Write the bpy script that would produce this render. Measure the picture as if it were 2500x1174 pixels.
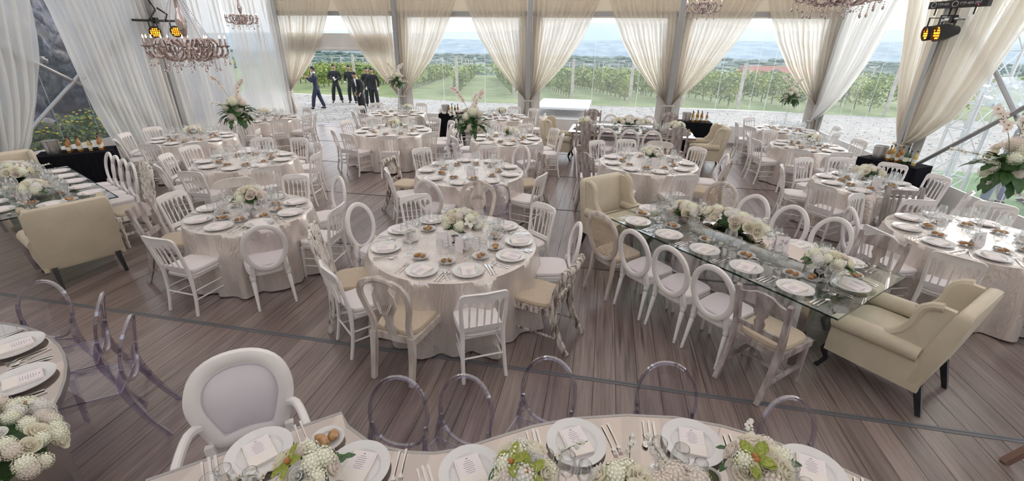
import bpy, math, random
from mathutils import Vector, Matrix
for _o in list(bpy.data.objects): bpy.data.objects.remove(_o)
SC = bpy.context.scene
COL = SC.collection
R = math.radians; PI = math.pi
# ------------------------------------------------------------------ camera
def make_camera():
    th, P, roll = 0.1924, 0.42151, -0.01328          # yaw, pitch down, roll
    ct, st = math.cos(th), math.sin(th)
    fg = Vector((-st, ct, 0)); r0 = Vector((ct, st, 0))
    fwd = fg * math.cos(P) + Vector((0, 0, -math.sin(P)))
    d0 = fg * (-math.sin(P)) + Vector((0, 0, -math.cos(P)))
    right = r0 * math.cos(roll) + d0 * math.sin(roll)
    up = -(r0 * (-math.sin(roll)) + d0 * math.cos(roll))
    m = Matrix((right, up, -fwd)).transposed().to_4x4()
    m.translation = (0, 0, 2.7)
    c = bpy.data.cameras.new('camera'); c.sensor_width = 36; c.lens = 1085.28 / 2500 * 36
    c.clip_start = 0.05; c.clip_end = 6000
    o = bpy.data.objects.new('camera', c); COL.objects.link(o); o.matrix_world = m
    SC.camera = o
make_camera()
# ------------------------------------------------------------------ sky, sun, exposure
def make_world():
    w = bpy.data.worlds.new('sky'); SC.world = w; w.use_nodes = True
    nt = w.node_tree; N = nt.nodes; L = nt.links; N.clear()
    tc = N.new('ShaderNodeTexCoord'); sx = N.new('ShaderNodeSeparateXYZ'); L.new(tc.outputs['Generated'], sx.inputs[0])
    ramp = N.new('ShaderNodeValToRGB'); L.new(sx.outputs['Z'], ramp.inputs[0])
    e = ramp.color_ramp.elements
    e[0].position = 0.0; e[0].color = (.80, .90, 1, 1); e[1].position = 1.0; e[1].color = (.66, .80, 1, 1)
    x = e.new(0.06); x.color = (1, 1, 1, 1); x = e.new(0.35); x.color = (.86, .92, 1, 1)
    bg = N.new('ShaderNodeBackground'); L.new(ramp.outputs[0], bg.inputs[0]); bg.inputs[1].default_value = 1.55
    out = N.new('ShaderNodeOutputWorld'); L.new(bg.outputs[0], out.inputs[0])
make_world()
sun = bpy.data.lights.new('hazy_sun', 'SUN'); sun.energy = 2.2; sun.angle = R(28); sun.color = (1, .95, .88)
so = bpy.data.objects.new('hazy_sun', sun); COL.objects.link(so); so.rotation_euler = (R(58), 0, R(146))
SC.view_settings.view_transform = 'Standard'; SC.view_settings.look = 'None'
SC.view_settings.exposure = 0.27; SC.view_settings.gamma = 1.0; SC.view_settings.use_curve_mapping = False
cy = SC.cycles
cy.max_bounces = 7; cy.diffuse_bounces = 3; cy.glossy_bounces = 3; cy.transmission_bounces = 3; cy.transparent_max_bounces = 14
cy.use_adaptive_sampling = True; cy.adaptive_threshold = .10; cy.adaptive_min_samples = 14
cy.caustics_reflective = True; cy.blur_glossy = 1.0; cy.caustics_refractive = False; cy.use_denoising = True; cy.sample_clamp_indirect = 4.0
# ------------------------------------------------------------------ materials
MATS = {}
def nodes_of(name):
    m = bpy.data.materials.new(name); m.use_nodes = True
    nt = m.node_tree; nt.nodes.clear()
    out = nt.nodes.new('ShaderNodeOutputMaterial'); MATS[name] = m
    return m, nt.nodes, nt.links, out
def texco(N, L, scale=(1, 1, 1), kind='Object'):
    tc = N.new('ShaderNodeTexCoord'); mp = N.new('ShaderNodeMapping'); mp.inputs['Scale'].default_value = scale
    L.new(tc.outputs[kind], mp.inputs[0]); return mp
def rampn(N, L, src, stops):
    r = N.new('ShaderNodeValToRGB'); L.new(src, r.inputs[0]); e = r.color_ramp.elements
    e[0].position, e[0].color = stops[0][0], (*stops[0][1], 1); e[1].position, e[1].color = stops[-1][0], (*stops[-1][1], 1)
    for p, c in stops[1:-1]: x = e.new(p); x.color = (*c, 1)
    return r
def noise(N, L, mp, scale=5, detail=3, rough=.55):
    n = N.new('ShaderNodeTexNoise'); n.inputs['Scale'].default_value = scale; n.inputs['Detail'].default_value = detail
    n.inputs['Roughness'].default_value = rough; L.new(mp.outputs[0], n.inputs['Vector']); return n
def mat(name, col, rough=.5, metal=0, spec=.5, col2=None, nscale=6, scl=(1, 1, 1), lo=.4, hi=.6, bump=0, bscale=None, coat=0, sheen=0, kind='Object', emit=None, es=0, detail=3):
    """principled material, optionally mottled between two colours and bumped by noise"""
    m, N, L, out = nodes_of(name)
    b = N.new('ShaderNodeBsdfPrincipled'); L.new(b.outputs[0], out.inputs[0])
    b.inputs['Roughness'].default_value = rough; b.inputs['Metallic'].default_value = metal
    b.inputs['Specular IOR Level'].default_value = spec; b.inputs['Coat Weight'].default_value = coat
    b.inputs['Sheen Weight'].default_value = sheen
    b.inputs['Base Color'].default_value = (*col, 1)
    if col2:
        mp = texco(N, L, scl, kind); n = noise(N, L, mp, nscale, detail)
        r = rampn(N, L, n.outputs[0], [(lo, col), (hi, col2)]); L.new(r.outputs[0], b.inputs['Base Color'])
    if bump:
        mp2 = texco(N, L, scl, kind); n2 = noise(N, L, mp2, bscale or nscale * 3, 3)
        bp = N.new('ShaderNodeBump'); bp.inputs['Strength'].default_value = bump; bp.inputs['Distance'].default_value = .02
        L.new(n2.outputs[0], bp.inputs['Height']); L.new(bp.outputs[0], b.inputs['Normal'])
    if emit:
        b.inputs['Emission Color'].default_value = (*emit, 1); b.inputs['Emission Strength'].default_value = es
    return m
def clear(name, tint=(.97, .98, .98), refl=1.0, rough=.02, ior=1.45, veil=0, gcol=(1, 1, 1), pw_=4.0, base=.045):
    """thin clear sheet: lets light straight through, mirrors by fresnel; veil = milky share"""
    m, N, L, out = nodes_of(name)
    t = N.new('ShaderNodeBsdfTransparent'); t.inputs[0].default_value = (*tint, 1)
    g = N.new('ShaderNodeBsdfGlossy'); g.inputs['Roughness'].default_value = rough; g.inputs[0].default_value = (*gcol, 1)
    f = N.new('ShaderNodeLayerWeight'); f.inputs[0].default_value = .5
    pw = N.new('ShaderNodeMath'); pw.operation = 'POWER'; L.new(f.outputs['Facing'], pw.inputs[0]); pw.inputs[1].default_value = pw_
    mu = N.new('ShaderNodeMath'); mu.operation = 'MULTIPLY_ADD'; mu.use_clamp = True; L.new(pw.outputs[0], mu.inputs[0]); mu.inputs[1].default_value = .75 * refl; mu.inputs[2].default_value = base * refl
    mx = N.new('ShaderNodeMixShader'); L.new(mu.outputs[0], mx.inputs[0]); L.new(t.outputs[0], mx.inputs[1]); L.new(g.outputs[0], mx.inputs[2])
    last = mx
    if veil:
        d = N.new('ShaderNodeBsdfTranslucent'); d.inputs[0].default_value = (.9, .93, .95, 1)
        m2 = N.new('ShaderNodeMixShader'); m2.inputs[0].default_value = veil; L.new(mx.outputs[0], m2.inputs[1]); L.new(d.outputs[0], m2.inputs[2]); last = m2
    L.new(last.outputs[0], out.inputs[0]); return m
def fabric(name, col, thru=.35, sheer=.25, nscale=(30, 30, 1)):
    """sheer cloth: part see-through, part translucent, part diffuse"""
    m, N, L, out = nodes_of(name)
    d = N.new('ShaderNodeBsdfDiffuse'); d.inputs[0].default_value = (*col, 1)
    t = N.new('ShaderNodeBsdfTranslucent'); t.inputs[0].default_value = (*col, 1)
    a = N.new('ShaderNodeMixShader'); a.inputs[0].default_value = thru; L.new(d.outputs[0], a.inputs[1]); L.new(t.outputs[0], a.inputs[2])
    last = a
    if sheer:
        tr = N.new('ShaderNodeBsdfTransparent'); b = N.new('ShaderNodeMixShader'); b.inputs[0].default_value = sheer
        L.new(a.outputs[0], b.inputs[1]); L.new(tr.outputs[0], b.inputs[2]); last = b
    L.new(last.outputs[0], out.inputs[0]); return m
mat('white_paint', (.82, .78, .76), .36, col2=(.74, .70, .685), nscale=3, lo=.45, hi=.75)
mat('cream_paint', (.74, .69, .64), .42, col2=(.62, .57, .53), nscale=9, lo=.45, hi=.7)
mat('worn_white', (.74, .69, .645), .6, col2=(.24, .185, .155), nscale=34, scl=(1, 1, .25), lo=.50, hi=.64, bump=.3, detail=6)
mat('distressed_wood', (.66, .60, .54), .6, col2=(.14, .10, .085), nscale=30, scl=(1, 1, .22), lo=.43, hi=.60, bump=.4, detail=7)
mat('limed_wood', (.45, .375, .33), .6, col2=(.68, .615, .57), nscale=14, scl=(1, 1, .15), lo=.35, hi=.65, bump=.25, detail=5)
mat('grey_wood', (.27, .22, .205), .65, col2=(.53, .475, .455), nscale=16, scl=(1, 1, .2), lo=.38, hi=.66, bump=.3, detail=6)
mat('dark_grey_wood', (.23, .20, .185), .65, col2=(.46, .42, .40), nscale=14, scl=(1, 1, .2), lo=.4, hi=.7, bump=.3, detail=6)
mat('pale_seat', (.79, .735, .735), .75, sheen=.2, bump=.08, nscale=40)
mat('lavender_vinyl', (.69, .65, .69), .45, bump=.05, nscale=60)
mat('tan_linen', (.60, .495, .375), .85, col2=(.54, .44, .33), nscale=70, bump=.12, sheen=.2)
mat('beige_leather', (.62, .545, .42), .5, col2=(.57, .50, .38), nscale=4, bump=.06, bscale=90)
mat('black_lacquer', (.012, .012, .014), .25, coat=.4)
mat('matt_black', (.018, .018, .02), .5)
mat('black_cloth', (.010, .010, .013), .95, spec=.1)
mat('porcelain', (.72, .705, .70), .18, coat=.3, bump=.12, bscale=140)
mat('menu_paper', (.80, .74, .75), .7)
mat('napkin_cloth', (.83, .765, .72), .8, bump=.1, bscale=60)
mat('steel', (.72, .70, .68), .16, metal=1)
mat('brushed_steel', (.62, .62, .62), .3, metal=1)
mat('tent_pole', (.40, .40, .405), .4, metal=.6)
mat('cane', (.47, .36, .25), .6)
mat('bread', (.30, .13, .045), .65, col2=(.66, .44, .23), nscale=26, lo=.36, hi=.68, bump=.5, bscale=30)
mat('sauce', (.06, .07, .02), .25); mat('coffee', (.05, .03, .02), .2)
fabric('cream_rose', (.95, .90, .76), .38, 0); fabric('white_petal', (.95, .935, .90), .35, 0); fabric('blush_petal', (.93, .85, .78), .38, 0)
mat('hydrangea', (.90, .88, .76), .8, col2=(.82, .84, .64), nscale=8)
mat('green_orchid', (.22, .27, .035), .5, col2=(.38, .42, .08), nscale=7)
mat('orchid_heart', (.45, .18, .06), .5); mat('leaf', (.028, .075, .022), .4, col2=(.05, .13, .03), nscale=5)
mat('stem', (.10, .16, .04), .5); mat('candle_wax', (.85, .78, .62), .5)
mat('skin', (.52, .30, .21), .5); mat('skin_light', (.66, .44, .34), .5); mat('hair', (.012, .009, .008), .5); mat('navy_suit', (.022, .028, .055), .7, bump=.1, nscale=40)
mat('black_suit', (.014, .015, .018), .7); mat('white_cloth', (.86, .86, .86), .8); mat('blue_suit', (.10, .13, .20), .8, col2=(.15, .18, .26), nscale=9)
mat('shoe', (.012, .009, .008), .3); mat('lip', (.40, .14, .12), .5); mat('eye_white', (.8, .8, .78), .3); mat('pink_cloth', (.7, .45, .42), .8)
mat('panel_white', (.80, .79, .77), .6, col2=(.74, .73, .71), nscale=2)
mat('amber_glass', (.35, .14, .02), .1, coat=.5); mat('gold_glass', (.55, .38, .10), .1, coat=.5); mat('green_glass', (.03, .06, .02), .1, coat=.5); mat('label_paper', (.78, .74, .62), .7)
mat('crystal', (.56, .47, .455), .10, metal=.85); mat('crystal_bead', (.58, .46, .44), .1, metal=.45)
mat('bulb', (1, .8, .5), .3, emit=(1, .78, .5), es=3)
mat('led_orange', (.9, .2, .02), .4, emit=(1, .22, .01), es=3.0); mat('led_yellow', (.9, .7, .1), .4, emit=(1, .45, .02), es=2.5); mat('led_green', (.1, .5, .1), .4, emit=(.05, .6, .05), es=1.2)
mat('print_grey', (.55, .55, .56), .5)
mat('ink', (.36, .32, .34), .8); mat('red_light', (.8, .02, .05), .4, emit=(1, .02, .06), es=2)
clear('glass', (.955, .965, .965), 1.4, .03, 1.5, pw_=1.8, base=.07, veil=.07); clear('acrylic', (.87, .86, .89), 1.3, .02, 1.5, gcol=(.97, .95, 1)); clear('acrylic_rim', (.76, .74, .85), 1.3, .04, 1.5, pw_=2.0, base=.10)
clear('table_glass', (.86, .94, .91), 1.6, .01, 1.5); clear('table_glass_edge', (.12, .26, .22), 1.2, .05, 1.5)
clear('clear_vinyl', (.97, .985, .985), .9, .03, 1.45, veil=.09); clear('crumpled_vinyl', (.93, .95, .96), 1.6, .06, 1.5, veil=.25)
mat('mirror', (.58, .52, .485), .03, metal=1); mat('mirror_frame', (.40, .385, .375), .25, metal=.9); mat('mirror_leg', (.50, .47, .47), .2, metal=.9)
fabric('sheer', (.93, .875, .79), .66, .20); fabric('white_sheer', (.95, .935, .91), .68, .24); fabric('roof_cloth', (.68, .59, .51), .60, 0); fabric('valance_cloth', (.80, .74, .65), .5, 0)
def satin():
    m, N, L, out = nodes_of('satin')
    b = N.new('ShaderNodeBsdfPrincipled'); L.new(b.outputs[0], out.inputs[0])
    b.inputs['Roughness'].default_value = .30; b.inputs['Metallic'].default_value = .5; b.inputs['Sheen Weight'].default_value = .3
    mp = texco(N, L, (1, 1, .35)); n = noise(N, L, mp, 5, 3)
    r = rampn(N, L, n.outputs[0], [(.35, (.66, .59, .545)), (.65, (.80, .735, .69))]); L.new(r.outputs[0], b.inputs['Base Color'])
    w = N.new('ShaderNodeTexWave'); w.inputs['Scale'].default_value = 6; w.inputs['Distortion'].default_value = 22; w.inputs['Detail'].default_value = 3; w.inputs['Detail Scale'].default_value = 1.2
    mp2 = texco(N, L, (1, 1, .5)); L.new(mp2.outputs[0], w.inputs['Vector'])
    bp = N.new('ShaderNodeBump'); bp.inputs['Strength'].default_value = .22; bp.inputs['Distance'].default_value = .012
    L.new(w.outputs[0], bp.inputs['Height']); L.new(bp.outputs[0], b.inputs['Normal'])
satin()
def plank_mat():
    m, N, L, out = nodes_of('plank_wood')
    b = N.new('ShaderNodeBsdfPrincipled'); L.new(b.outputs[0], out.inputs[0])
    b.inputs['Specular IOR Level'].default_value = .6; b.inputs['Coat Weight'].default_value = .35; b.inputs['Coat Roughness'].default_value = .22
    oi = N.new('ShaderNodeObjectInfo'); ge = N.new('ShaderNodeNewGeometry')
    mp = N.new('ShaderNodeMapping'); mp.inputs['Scale'].default_value = (38, 1.6, 1); L.new(ge.outputs['Position'], mp.inputs[0])
    n = noise(N, L, mp, 1, 6, .65)
    r = rampn(N, L, n.outputs[0], [(.25, (.085, .060, .053)), (.38, (.185, .140, .126)), (.58, (.265, .208, .19)), (.78, (.34, .275, .255))])
    mp2 = N.new('ShaderNodeMapping'); mp2.inputs['Scale'].default_value = (5.5, .45, 1); L.new(ge.outputs['Position'], mp2.inputs[0])
    n2 = noise(N, L, mp2, 1, 2)
    r2 = rampn(N, L, n2.outputs[0], [(.3, (.70, .67, .66)), (.7, (1.12, 1.1, 1.1))])
    mul = N.new('ShaderNodeMix'); mul.data_type = 'RGBA'; mul.blend_type = 'MULTIPLY'; mul.inputs[0].default_value = 1
    L.new(r.outputs[0], mul.inputs[6]); L.new(r2.outputs[0], mul.inputs[7])
    mp3 = N.new('ShaderNodeMapping'); mp3.inputs['Scale'].default_value = (26, .7, 1); L.new(ge.outputs['Position'], mp3.inputs[0]); n3 = noise(N, L, mp3, 1, 3, .5)
    r3 = rampn(N, L, n3.outputs[0], [(.30, (.35, .33, .33)), (.39, (1, 1, 1))]); mu3 = N.new('ShaderNodeMix'); mu3.data_type = 'RGBA'; mu3.blend_type = 'MULTIPLY'; mu3.inputs[0].default_value = 1; L.new(mul.outputs[2], mu3.inputs[6]); L.new(r3.outputs[0], mu3.inputs[7])
    hs = N.new('ShaderNodeHueSaturation'); L.new(mu3.outputs[2], hs.inputs['Color'])
    mr = N.new('ShaderNodeMapRange'); mr.inputs[3].default_value = .84; mr.inputs[4].default_value = 1.14; L.new(oi.outputs['Random'], mr.inputs[0]); L.new(mr.outputs[0], hs.inputs['Value'])
    L.new(hs.outputs[0], b.inputs['Base Color'])
    mr2 = N.new('ShaderNodeMapRange'); mr2.inputs[3].default_value = .24; mr2.inputs[4].default_value = .40; L.new(n.outputs[0], mr2.inputs[0]); L.new(mr2.outputs[0], b.inputs['Roughness'])
    bp = N.new('ShaderNodeBump'); bp.inputs['Strength'].default_value = .12; bp.inputs['Distance'].default_value = .004
    L.new(n.outputs[0], bp.inputs['Height']); L.new(bp.outputs[0], b.inputs['Normal'])
plank_mat()
mat('floor_gap', (.05, .04, .038), .7); mat('seam_strip', (.15, .15, .165), .45, metal=.3); mat('grey_floor_edge', (.42, .42, .43), .6)
mat('gravel', (.30, .265, .23), .9, col2=(.42, .385, .35), nscale=3.5, kind='Object', lo=.35, hi=.65, bump=.6, bscale=14, detail=8)
mat('pebble', (.31, .275, .24), .9, col2=(.43, .40, .365), nscale=2, lo=.4, hi=.6)
mat('grass_ground', (.15, .20, .065), .95, col2=(.27, .29, .13), nscale=.8, lo=.35, hi=.7, bump=.5, bscale=9, detail=6)
mat('lawn', (.10, .18, .06), .95, col2=(.16, .25, .10), nscale=2, bump=.5, bscale=30)
mat('vine_leaf', (.10, .165, .035), .6, col2=(.42, .47, .13), nscale=1.3, lo=.42, hi=.62, kind='Object')
mat('hazed_tree_leaf', (.085, .13, .11), .9, col2=(.15, .20, .16), nscale=.05); mat('vine_wood', (.16, .12, .09), .8); mat('post_wood', (.42, .37, .32), .8, col2=(.55, .50, .45), nscale=5)  # distant tree foliage is paled and blued, air haze mixed into its colour
mat('rock_pale', (.34, .29, .26), .9, col2=(.13, .11, .12), nscale=4, bump=.8, bscale=9, detail=6)
def rock_mat():
    m, N, L, out = nodes_of('rock'); b = N.new('ShaderNodeBsdfPrincipled'); L.new(b.outputs[0], out.inputs[0]); b.inputs['Roughness'].default_value = .9
    mp = texco(N, L, (1, 1.2, .7)); n = noise(N, L, mp, 1.9, 9, .68); r = rampn(N, L, n.outputs[0], [(.33, (.03, .032, .045)), (.45, (.13, .13, .17)), (.54, (.30, .28, .32)), (.62, (.34, .28, .22)), (.72, (.55, .52, .54))]); L.new(r.outputs[0], b.inputs['Base Color'])
    n2 = noise(N, L, mp, 7, 8, .7); bp = N.new('ShaderNodeBump'); bp.inputs['Strength'].default_value = 1; bp.inputs['Distance'].default_value = .12; L.new(n2.outputs[0], bp.inputs['Height']); L.new(bp.outputs[0], b.inputs['Normal'])
rock_mat()
mat('dark_conifer', (.012, .03, .028), .8, col2=(.03, .06, .055), nscale=3)
mat('yellow_flower', (.80, .62, .04), .6); mat('bush_leaf', (.07, .12, .03), .6, col2=(.18, .24, .06), nscale=3)
mat('hazed_valley_scrub', (.10, .15, .15), 1, col2=(.23, .28, .27), nscale=.03, lo=.4, hi=.62, detail=8); mat('hazed_far_hill', (.44, .52, .60), 1, col2=(.50, .57, .64), nscale=.003, detail=4); mat('hazed_mid_hill', (.23, .30, .35), 1, col2=(.33, .39, .42), nscale=.02, detail=6)  # bluish air haze painted into the base colours of valley and hills
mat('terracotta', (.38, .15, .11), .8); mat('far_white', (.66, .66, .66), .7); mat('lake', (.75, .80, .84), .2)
mat('cardboard_brown', (.22, .13, .10), .7); mat('truss_metal', (.72, .73, .74), .35, metal=.5)
# ------------------------------------------------------------------ mesh builder
class MB:
    def __init__(s): s.v = []; s.f = []; s.m = []; s.cur = 0
    def add(s, vs, fs):
        b = len(s.v); s.v += [tuple(x) for x in vs]; s.f += [tuple(b + i for i in q) for q in fs]; s.m += [s.cur] * len(fs); return s
    def box(s, c, d, rz=0, taper=1):
        x, y, z = [q / 2 for q in d]; ca, sa = math.cos(rz), math.sin(rz); vs = []
        for k, t in ((-1, 1), (1, taper)):
            for a, b in ((-1, -1), (1, -1), (1, 1), (-1, 1)):
                px, py = a * x * t, b * y * t; vs.append((c[0] + px * ca - py * sa, c[1] + px * sa + py * ca, c[2] + k * z))
        return s.add(vs, [(3, 2, 1, 0), (4, 5, 6, 7), (0, 1, 5, 4), (1, 2, 6, 5), (2, 3, 7, 6), (3, 0, 4, 7)])
    def loft(s, rings, closed=True, caps=True, loop=False):
        n = len(rings[0]); vs = [p for r in rings for p in r]; fs = []; m = len(rings)
        for i in range(m if loop else m - 1):
            for j in range(n if closed else n - 1):
                a, b = i * n + j, i * n + (j + 1) % n; c, d = ((i + 1) % m) * n + (j + 1) % n, ((i + 1) % m) * n + j
                fs.append((a, b, c, d))
        if caps and closed and not loop: fs += [tuple(range(n - 1, -1, -1)), tuple((m - 1) * n + j for j in range(n))]
        return s.add(vs, fs)
    def sweep(s, path, prof, up=(0, 0, 1), scale=None, loop=False, caps=True):
        """profile [(a,b)] swept on path: a along side, b along up-ish"""
        P = [Vector(p) for p in path]; up = Vector(up)
        if not loop and 4 <= len(P) <= 7:            # round off bends with a Catmull-Rom curve
            k = 3; sc = list(scale) if scale else [1] * len(P); Q, S = [], []
            for i in range(len(P) - 1):
                a, b, c, d = P[max(i - 1, 0)], P[i], P[i + 1], P[min(i + 2, len(P) - 1)]
                for j in range(k):
                    t = j / k; Q.append(.5 * (2 * b + (c - a) * t + (2 * a - 5 * b + 4 * c - d) * t * t + (3 * b - a - 3 * c + d) * t ** 3)); S.append(sc[i] + (sc[i + 1] - sc[i]) * t)
            P, scale = Q + [P[-1]], S + [sc[-1]]
        n = len(P); rings = []
        for i in range(n):
            t = (P[(i + 1) % n] - P[i - 1]) if loop else (P[min(i + 1, n - 1)] - P[max(i - 1, 0)])
            t.normalize(); sd = t.cross(up)
            if sd.length < 1e-4: sd = t.cross(Vector((0, 1, 0)) if abs(t.y) < .9 else Vector((1, 0, 0)))
            sd.normalize(); u = sd.cross(t); k = scale[i] if scale else 1
            rings.append([P[i] + sd * (a * k) + u * (b * k) for a, b in prof])
        return s.loft(rings, True, caps, loop)
    def tube(s, path, r, seg=6, up=(0, 0, 1), loop=False, flat=1.0):
        rr = r if isinstance(r, (list, tuple)) else None
        pr = [(math.cos(2 * PI * i / seg) * (1 if rr else r), math.sin(2 * PI * i / seg) * flat * (1 if rr else r)) for i in range(seg)]
        return s.sweep(path, pr, up, rr, loop)
    def lathe(s, prof, seg=12, c=(0, 0, 0), cap=True):
        rings = [[(c[0] + r * math.cos(2 * PI * i / seg), c[1] + r * math.sin(2 * PI * i / seg), c[2] + z) for i in range(seg)] for r, z in prof]
        return s.loft(rings, True, cap)
    def prism(s, pts, t, plane='xz', off=0):
        """polygon extruded symmetrically by t; plane xz: thickness along y; xy: along z"""
        n = len(pts); vs = []
        for k in (-t / 2, t / 2):
            for a, b in pts: vs.append((a, off + k, b) if plane == 'xz' else (a, b, off + k))
        fs = [tuple(range(n)), tuple(range(2 * n - 1, n - 1, -1))] + [(i, i + n, (i + 1) % n + n, (i + 1) % n) for i in range(n)]
        return s.add(vs, fs)
    def pillow(s, w, d, h, c=(0, 0, 0), wb=None, n=5, seg=20, dome=.4):
        """soft seat: superellipse plan, w front width, wb back width"""
        wb = wb or w; rings = []
        for k in range(n + 1):
            a = -PI / 2 + PI * k / n; sc = .86 + .14 * math.cos(a) ** .6 if abs(math.cos(a)) > 1e-6 else .86; z = math.sin(a) * h / 2
            ring = []
            for i in range(seg):
                t = 2 * PI * i / seg; q = .45; cx = math.copysign(abs(math.cos(t)) ** q, math.cos(t)); sy = math.copysign(abs(math.sin(t)) ** q, math.sin(t))
                ww = (wb + (w - wb) * (sy + 1) / 2) / 2
                ring.append((c[0] + cx * ww * sc, c[1] + sy * d / 2 * sc, c[2] + z))
            rings.append(ring)
        top = [(c[0] + (p[0] - c[0]) * .55, c[1] + (p[1] - c[1]) * .55, c[2] + h / 2 + h * dome * .3) for p in rings[-1]]
        return s.loft(rings + [top])
    def blob(s, c, r, seg=8, ring=5, sq=(1, 1, 1), jit=0, rnd=None):
        rings = []
        for k in range(ring + 1):
            a = -PI / 2 + PI * (k + .02) / (ring + .04); q = []
            for i in range(seg):
                t = 2 * PI * i / seg; j = 1 + (rnd.uniform(-jit, jit) if rnd else 0)
                q.append((c[0] + r * sq[0] * math.cos(a) * math.cos(t) * j, c[1] + r * sq[1] * math.cos(a) * math.sin(t) * j, c[2] + r * sq[2] * math.sin(a) * j))
            rings.append(q)
        return s.loft(rings)
    def mesh(s, name, *mats, smooth=True, angle=None):
        me = bpy.data.meshes.new(name); me.from_pydata(s.v, [], s.f)
        for m in mats: me.materials.append(MATS[m])
        if len(mats) > 1: me.polygons.foreach_set('material_index', s.m)
        if smooth:
            me.polygons.foreach_set('use_smooth', [True] * len(s.f))
            try: me.set_sharp_from_angle(angle=R(angle or 38))
            except Exception: pass
        me.update(); return me
def ob(name, me, parent=None, loc=(0, 0, 0), rot=(0, 0, 0), scale=None, label=None):
    o = bpy.data.objects.new(name, me); COL.objects.link(o)
    if parent is not None: o.parent = parent
    o.location = loc; o.rotation_euler = rot
    if scale is not None: o.scale = (scale,) * 3 if isinstance(scale, (int, float)) else scale
    if label: o['label'] = label
    return o
def tag(o, label, cat, group=None, kind=None):
    o['label'] = label; o['category'] = cat
    if group: o['group'] = group
    if kind: o['kind'] = kind
    return o
def struct(name, me, label=None, parent=None, **k):
    o = ob(name, me, parent, **k)
    if parent is None: o['kind'] = 'structure'
    if label: o['label'] = label
    return o
def place(proto, name, loc, rz, label, cat, group=None, scale=None):
    """proto: list of (part name, mesh, [sub-parts], label, offset)"""
    r = ob(name, None, None, loc, (0, 0, rz), scale); tag(r, label, cat, group)
    for p in proto: put(p, r)
    return r
def put(p, parent):
    o = ob(p[0], p[1], parent, p[4] if len(p) > 4 and p[4] else (0, 0, 0), label=p[3] if len(p) > 3 else None)
    if len(p) > 2 and p[2]:
        for q in p[2]: put(q, o)
CLOCK = ['twelve', 'one', 'two', 'three', 'four', 'five', 'six', 'seven', 'eight', 'nine', 'ten', 'eleven']
def clock(cx, cyy, x, y, used=None):
    """clock place seen from the camera, twelve at the far side"""
    a = math.degrees(math.atan2(x - cx, y - cyy)) + math.degrees(0.1924)
    h = round(a / 15) % 24
    if used is not None:
        k = 0
        while h in used and k < 24: h = (h + 1) % 24; k += 1
        used.add(h)
    return (CLOCK[h // 2] + " o'clock") if h % 2 == 0 else ('half past ' + CLOCK[h // 2])
# ------------------------------------------------------------------ the tent: floor
XL, XR, YB = -10.52, 5.86, 14.12
rnd = random.Random(4)
def build_floor():
    fl = struct('floor', MB().box(((XL + XR) / 2, 5.6, -.05), (XR - XL, 17.1, .07)).mesh('floor', 'floor_gap', smooth=False), 'grey brown plank dance floor laid in panels')
    seams = [-1.09, 1.03, 3.15, 5.27, 7.40, 9.52, 11.64, 13.76, 14.12]
    W = .19; k = 0; rest = MB(); cand = []
    meshes = {}
    for r in range(len(seams) - 1):
        y0, y1 = seams[r] + .022, seams[r + 1] - .022
        if y1 - y0 < .2: y0 = seams[r] + .005
        meshes[r] = MB().box((0, (y0 + y1) / 2, -.006), (W - .0035, y1 - y0, .012)).mesh('plank', 'plank_wood', smooth=False)
        x = XL + W / 2 + .01
        while x < XR - W / 2:
            ym = (y0 + y1) / 2; seen = -.95 * ym - 2.2 < x < .95 * ym + 1.6 and r > 0
            cand.append((0 if seen else 1, ym + abs(x + .5) * .15, x, r, y0, y1)); x += W
    cand.sort()
    for i, (ns, _, x, r, y0, y1) in enumerate(cand):
        if i < 298: ob('plank', meshes[r], fl, (x, 0, rnd.uniform(-.0012, 0)))
        else: rest.box((x, (y0 + y1) / 2, -.006), (W - .0035, y1 - y0, .012))
    o = ob('planks', rest.mesh('planks', 'plank_wood', smooth=False), fl); o['kind'] = 'stuff'
    for y in seams[1:-1]:
        w = .052 if y == 3.15 else .028
        b = MB(); b.box(((XL + XR) / 2, y - w * .3, .0005), (XR - XL, w * .34, .005)); b.box(((XL + XR) / 2, y + w * .3, .0005), (XR - XL, w * .34, .005)); b.box(((XL + XR) / 2, y, -.001), (XR - XL, w * .3, .003))
        ob('seam_strip', b.mesh('seam_strip', 'seam_strip', smooth=False), fl, label='dark metal joint strip between floor panels')
build_floor()
# ------------------------------------------------------------------ posts, beams, braces
BX = [-10.46, -6.42, -2.28, 1.84, 5.84]           # posts along the back wall
LY, RY = [9.6, 5.5, 1.4], [9.9, 5.8, 1.7]
def post(x, y, label, ax=0):
    b = MB(); b.box((0, 0, 2.1), (.20, .13, 4.2) if ax == 0 else (.13, .20, 4.2))
    e = MB()
    for sx in (-1, 1):
        e.box((0, sx * .075, 2.1) if ax == 0 else (sx * .075, 0, 2.1), (.10, .02, 4.2) if ax == 0 else (.02, .10, 4.2))
    f = MB().box((0, 0, .01), (.34, .34, .02))
    r = place([('shaft', b.mesh('post_shaft', 'tent_pole', smooth=False)), ('keder_rail', e.mesh('keder', 'brushed_steel', smooth=False)), ('foot_plate', f.mesh('foot', 'brushed_steel', smooth=False))], 'tent_post', (x, y, 0), 0, label, 'tent post', 'metal tent posts')
    return r
for x, l in zip(BX, ['grey metal tent post at the left edge of open doorway', 'grey metal tent post between the doorway and first clear window', 'grey metal tent post in middle of the back wall', 'grey metal tent post in the back wall behind the mirrored table', 'grey metal tent post at the rear right corner']):
    post(x, YB - .11, l, 1)
for y, l in zip(LY, ['grey tent post on left side behind the big chandelier', 'grey tent post on left side by the beige wing chair', 'grey tent post on left side nearest the camera']): post(XL + .12, y, l)
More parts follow.
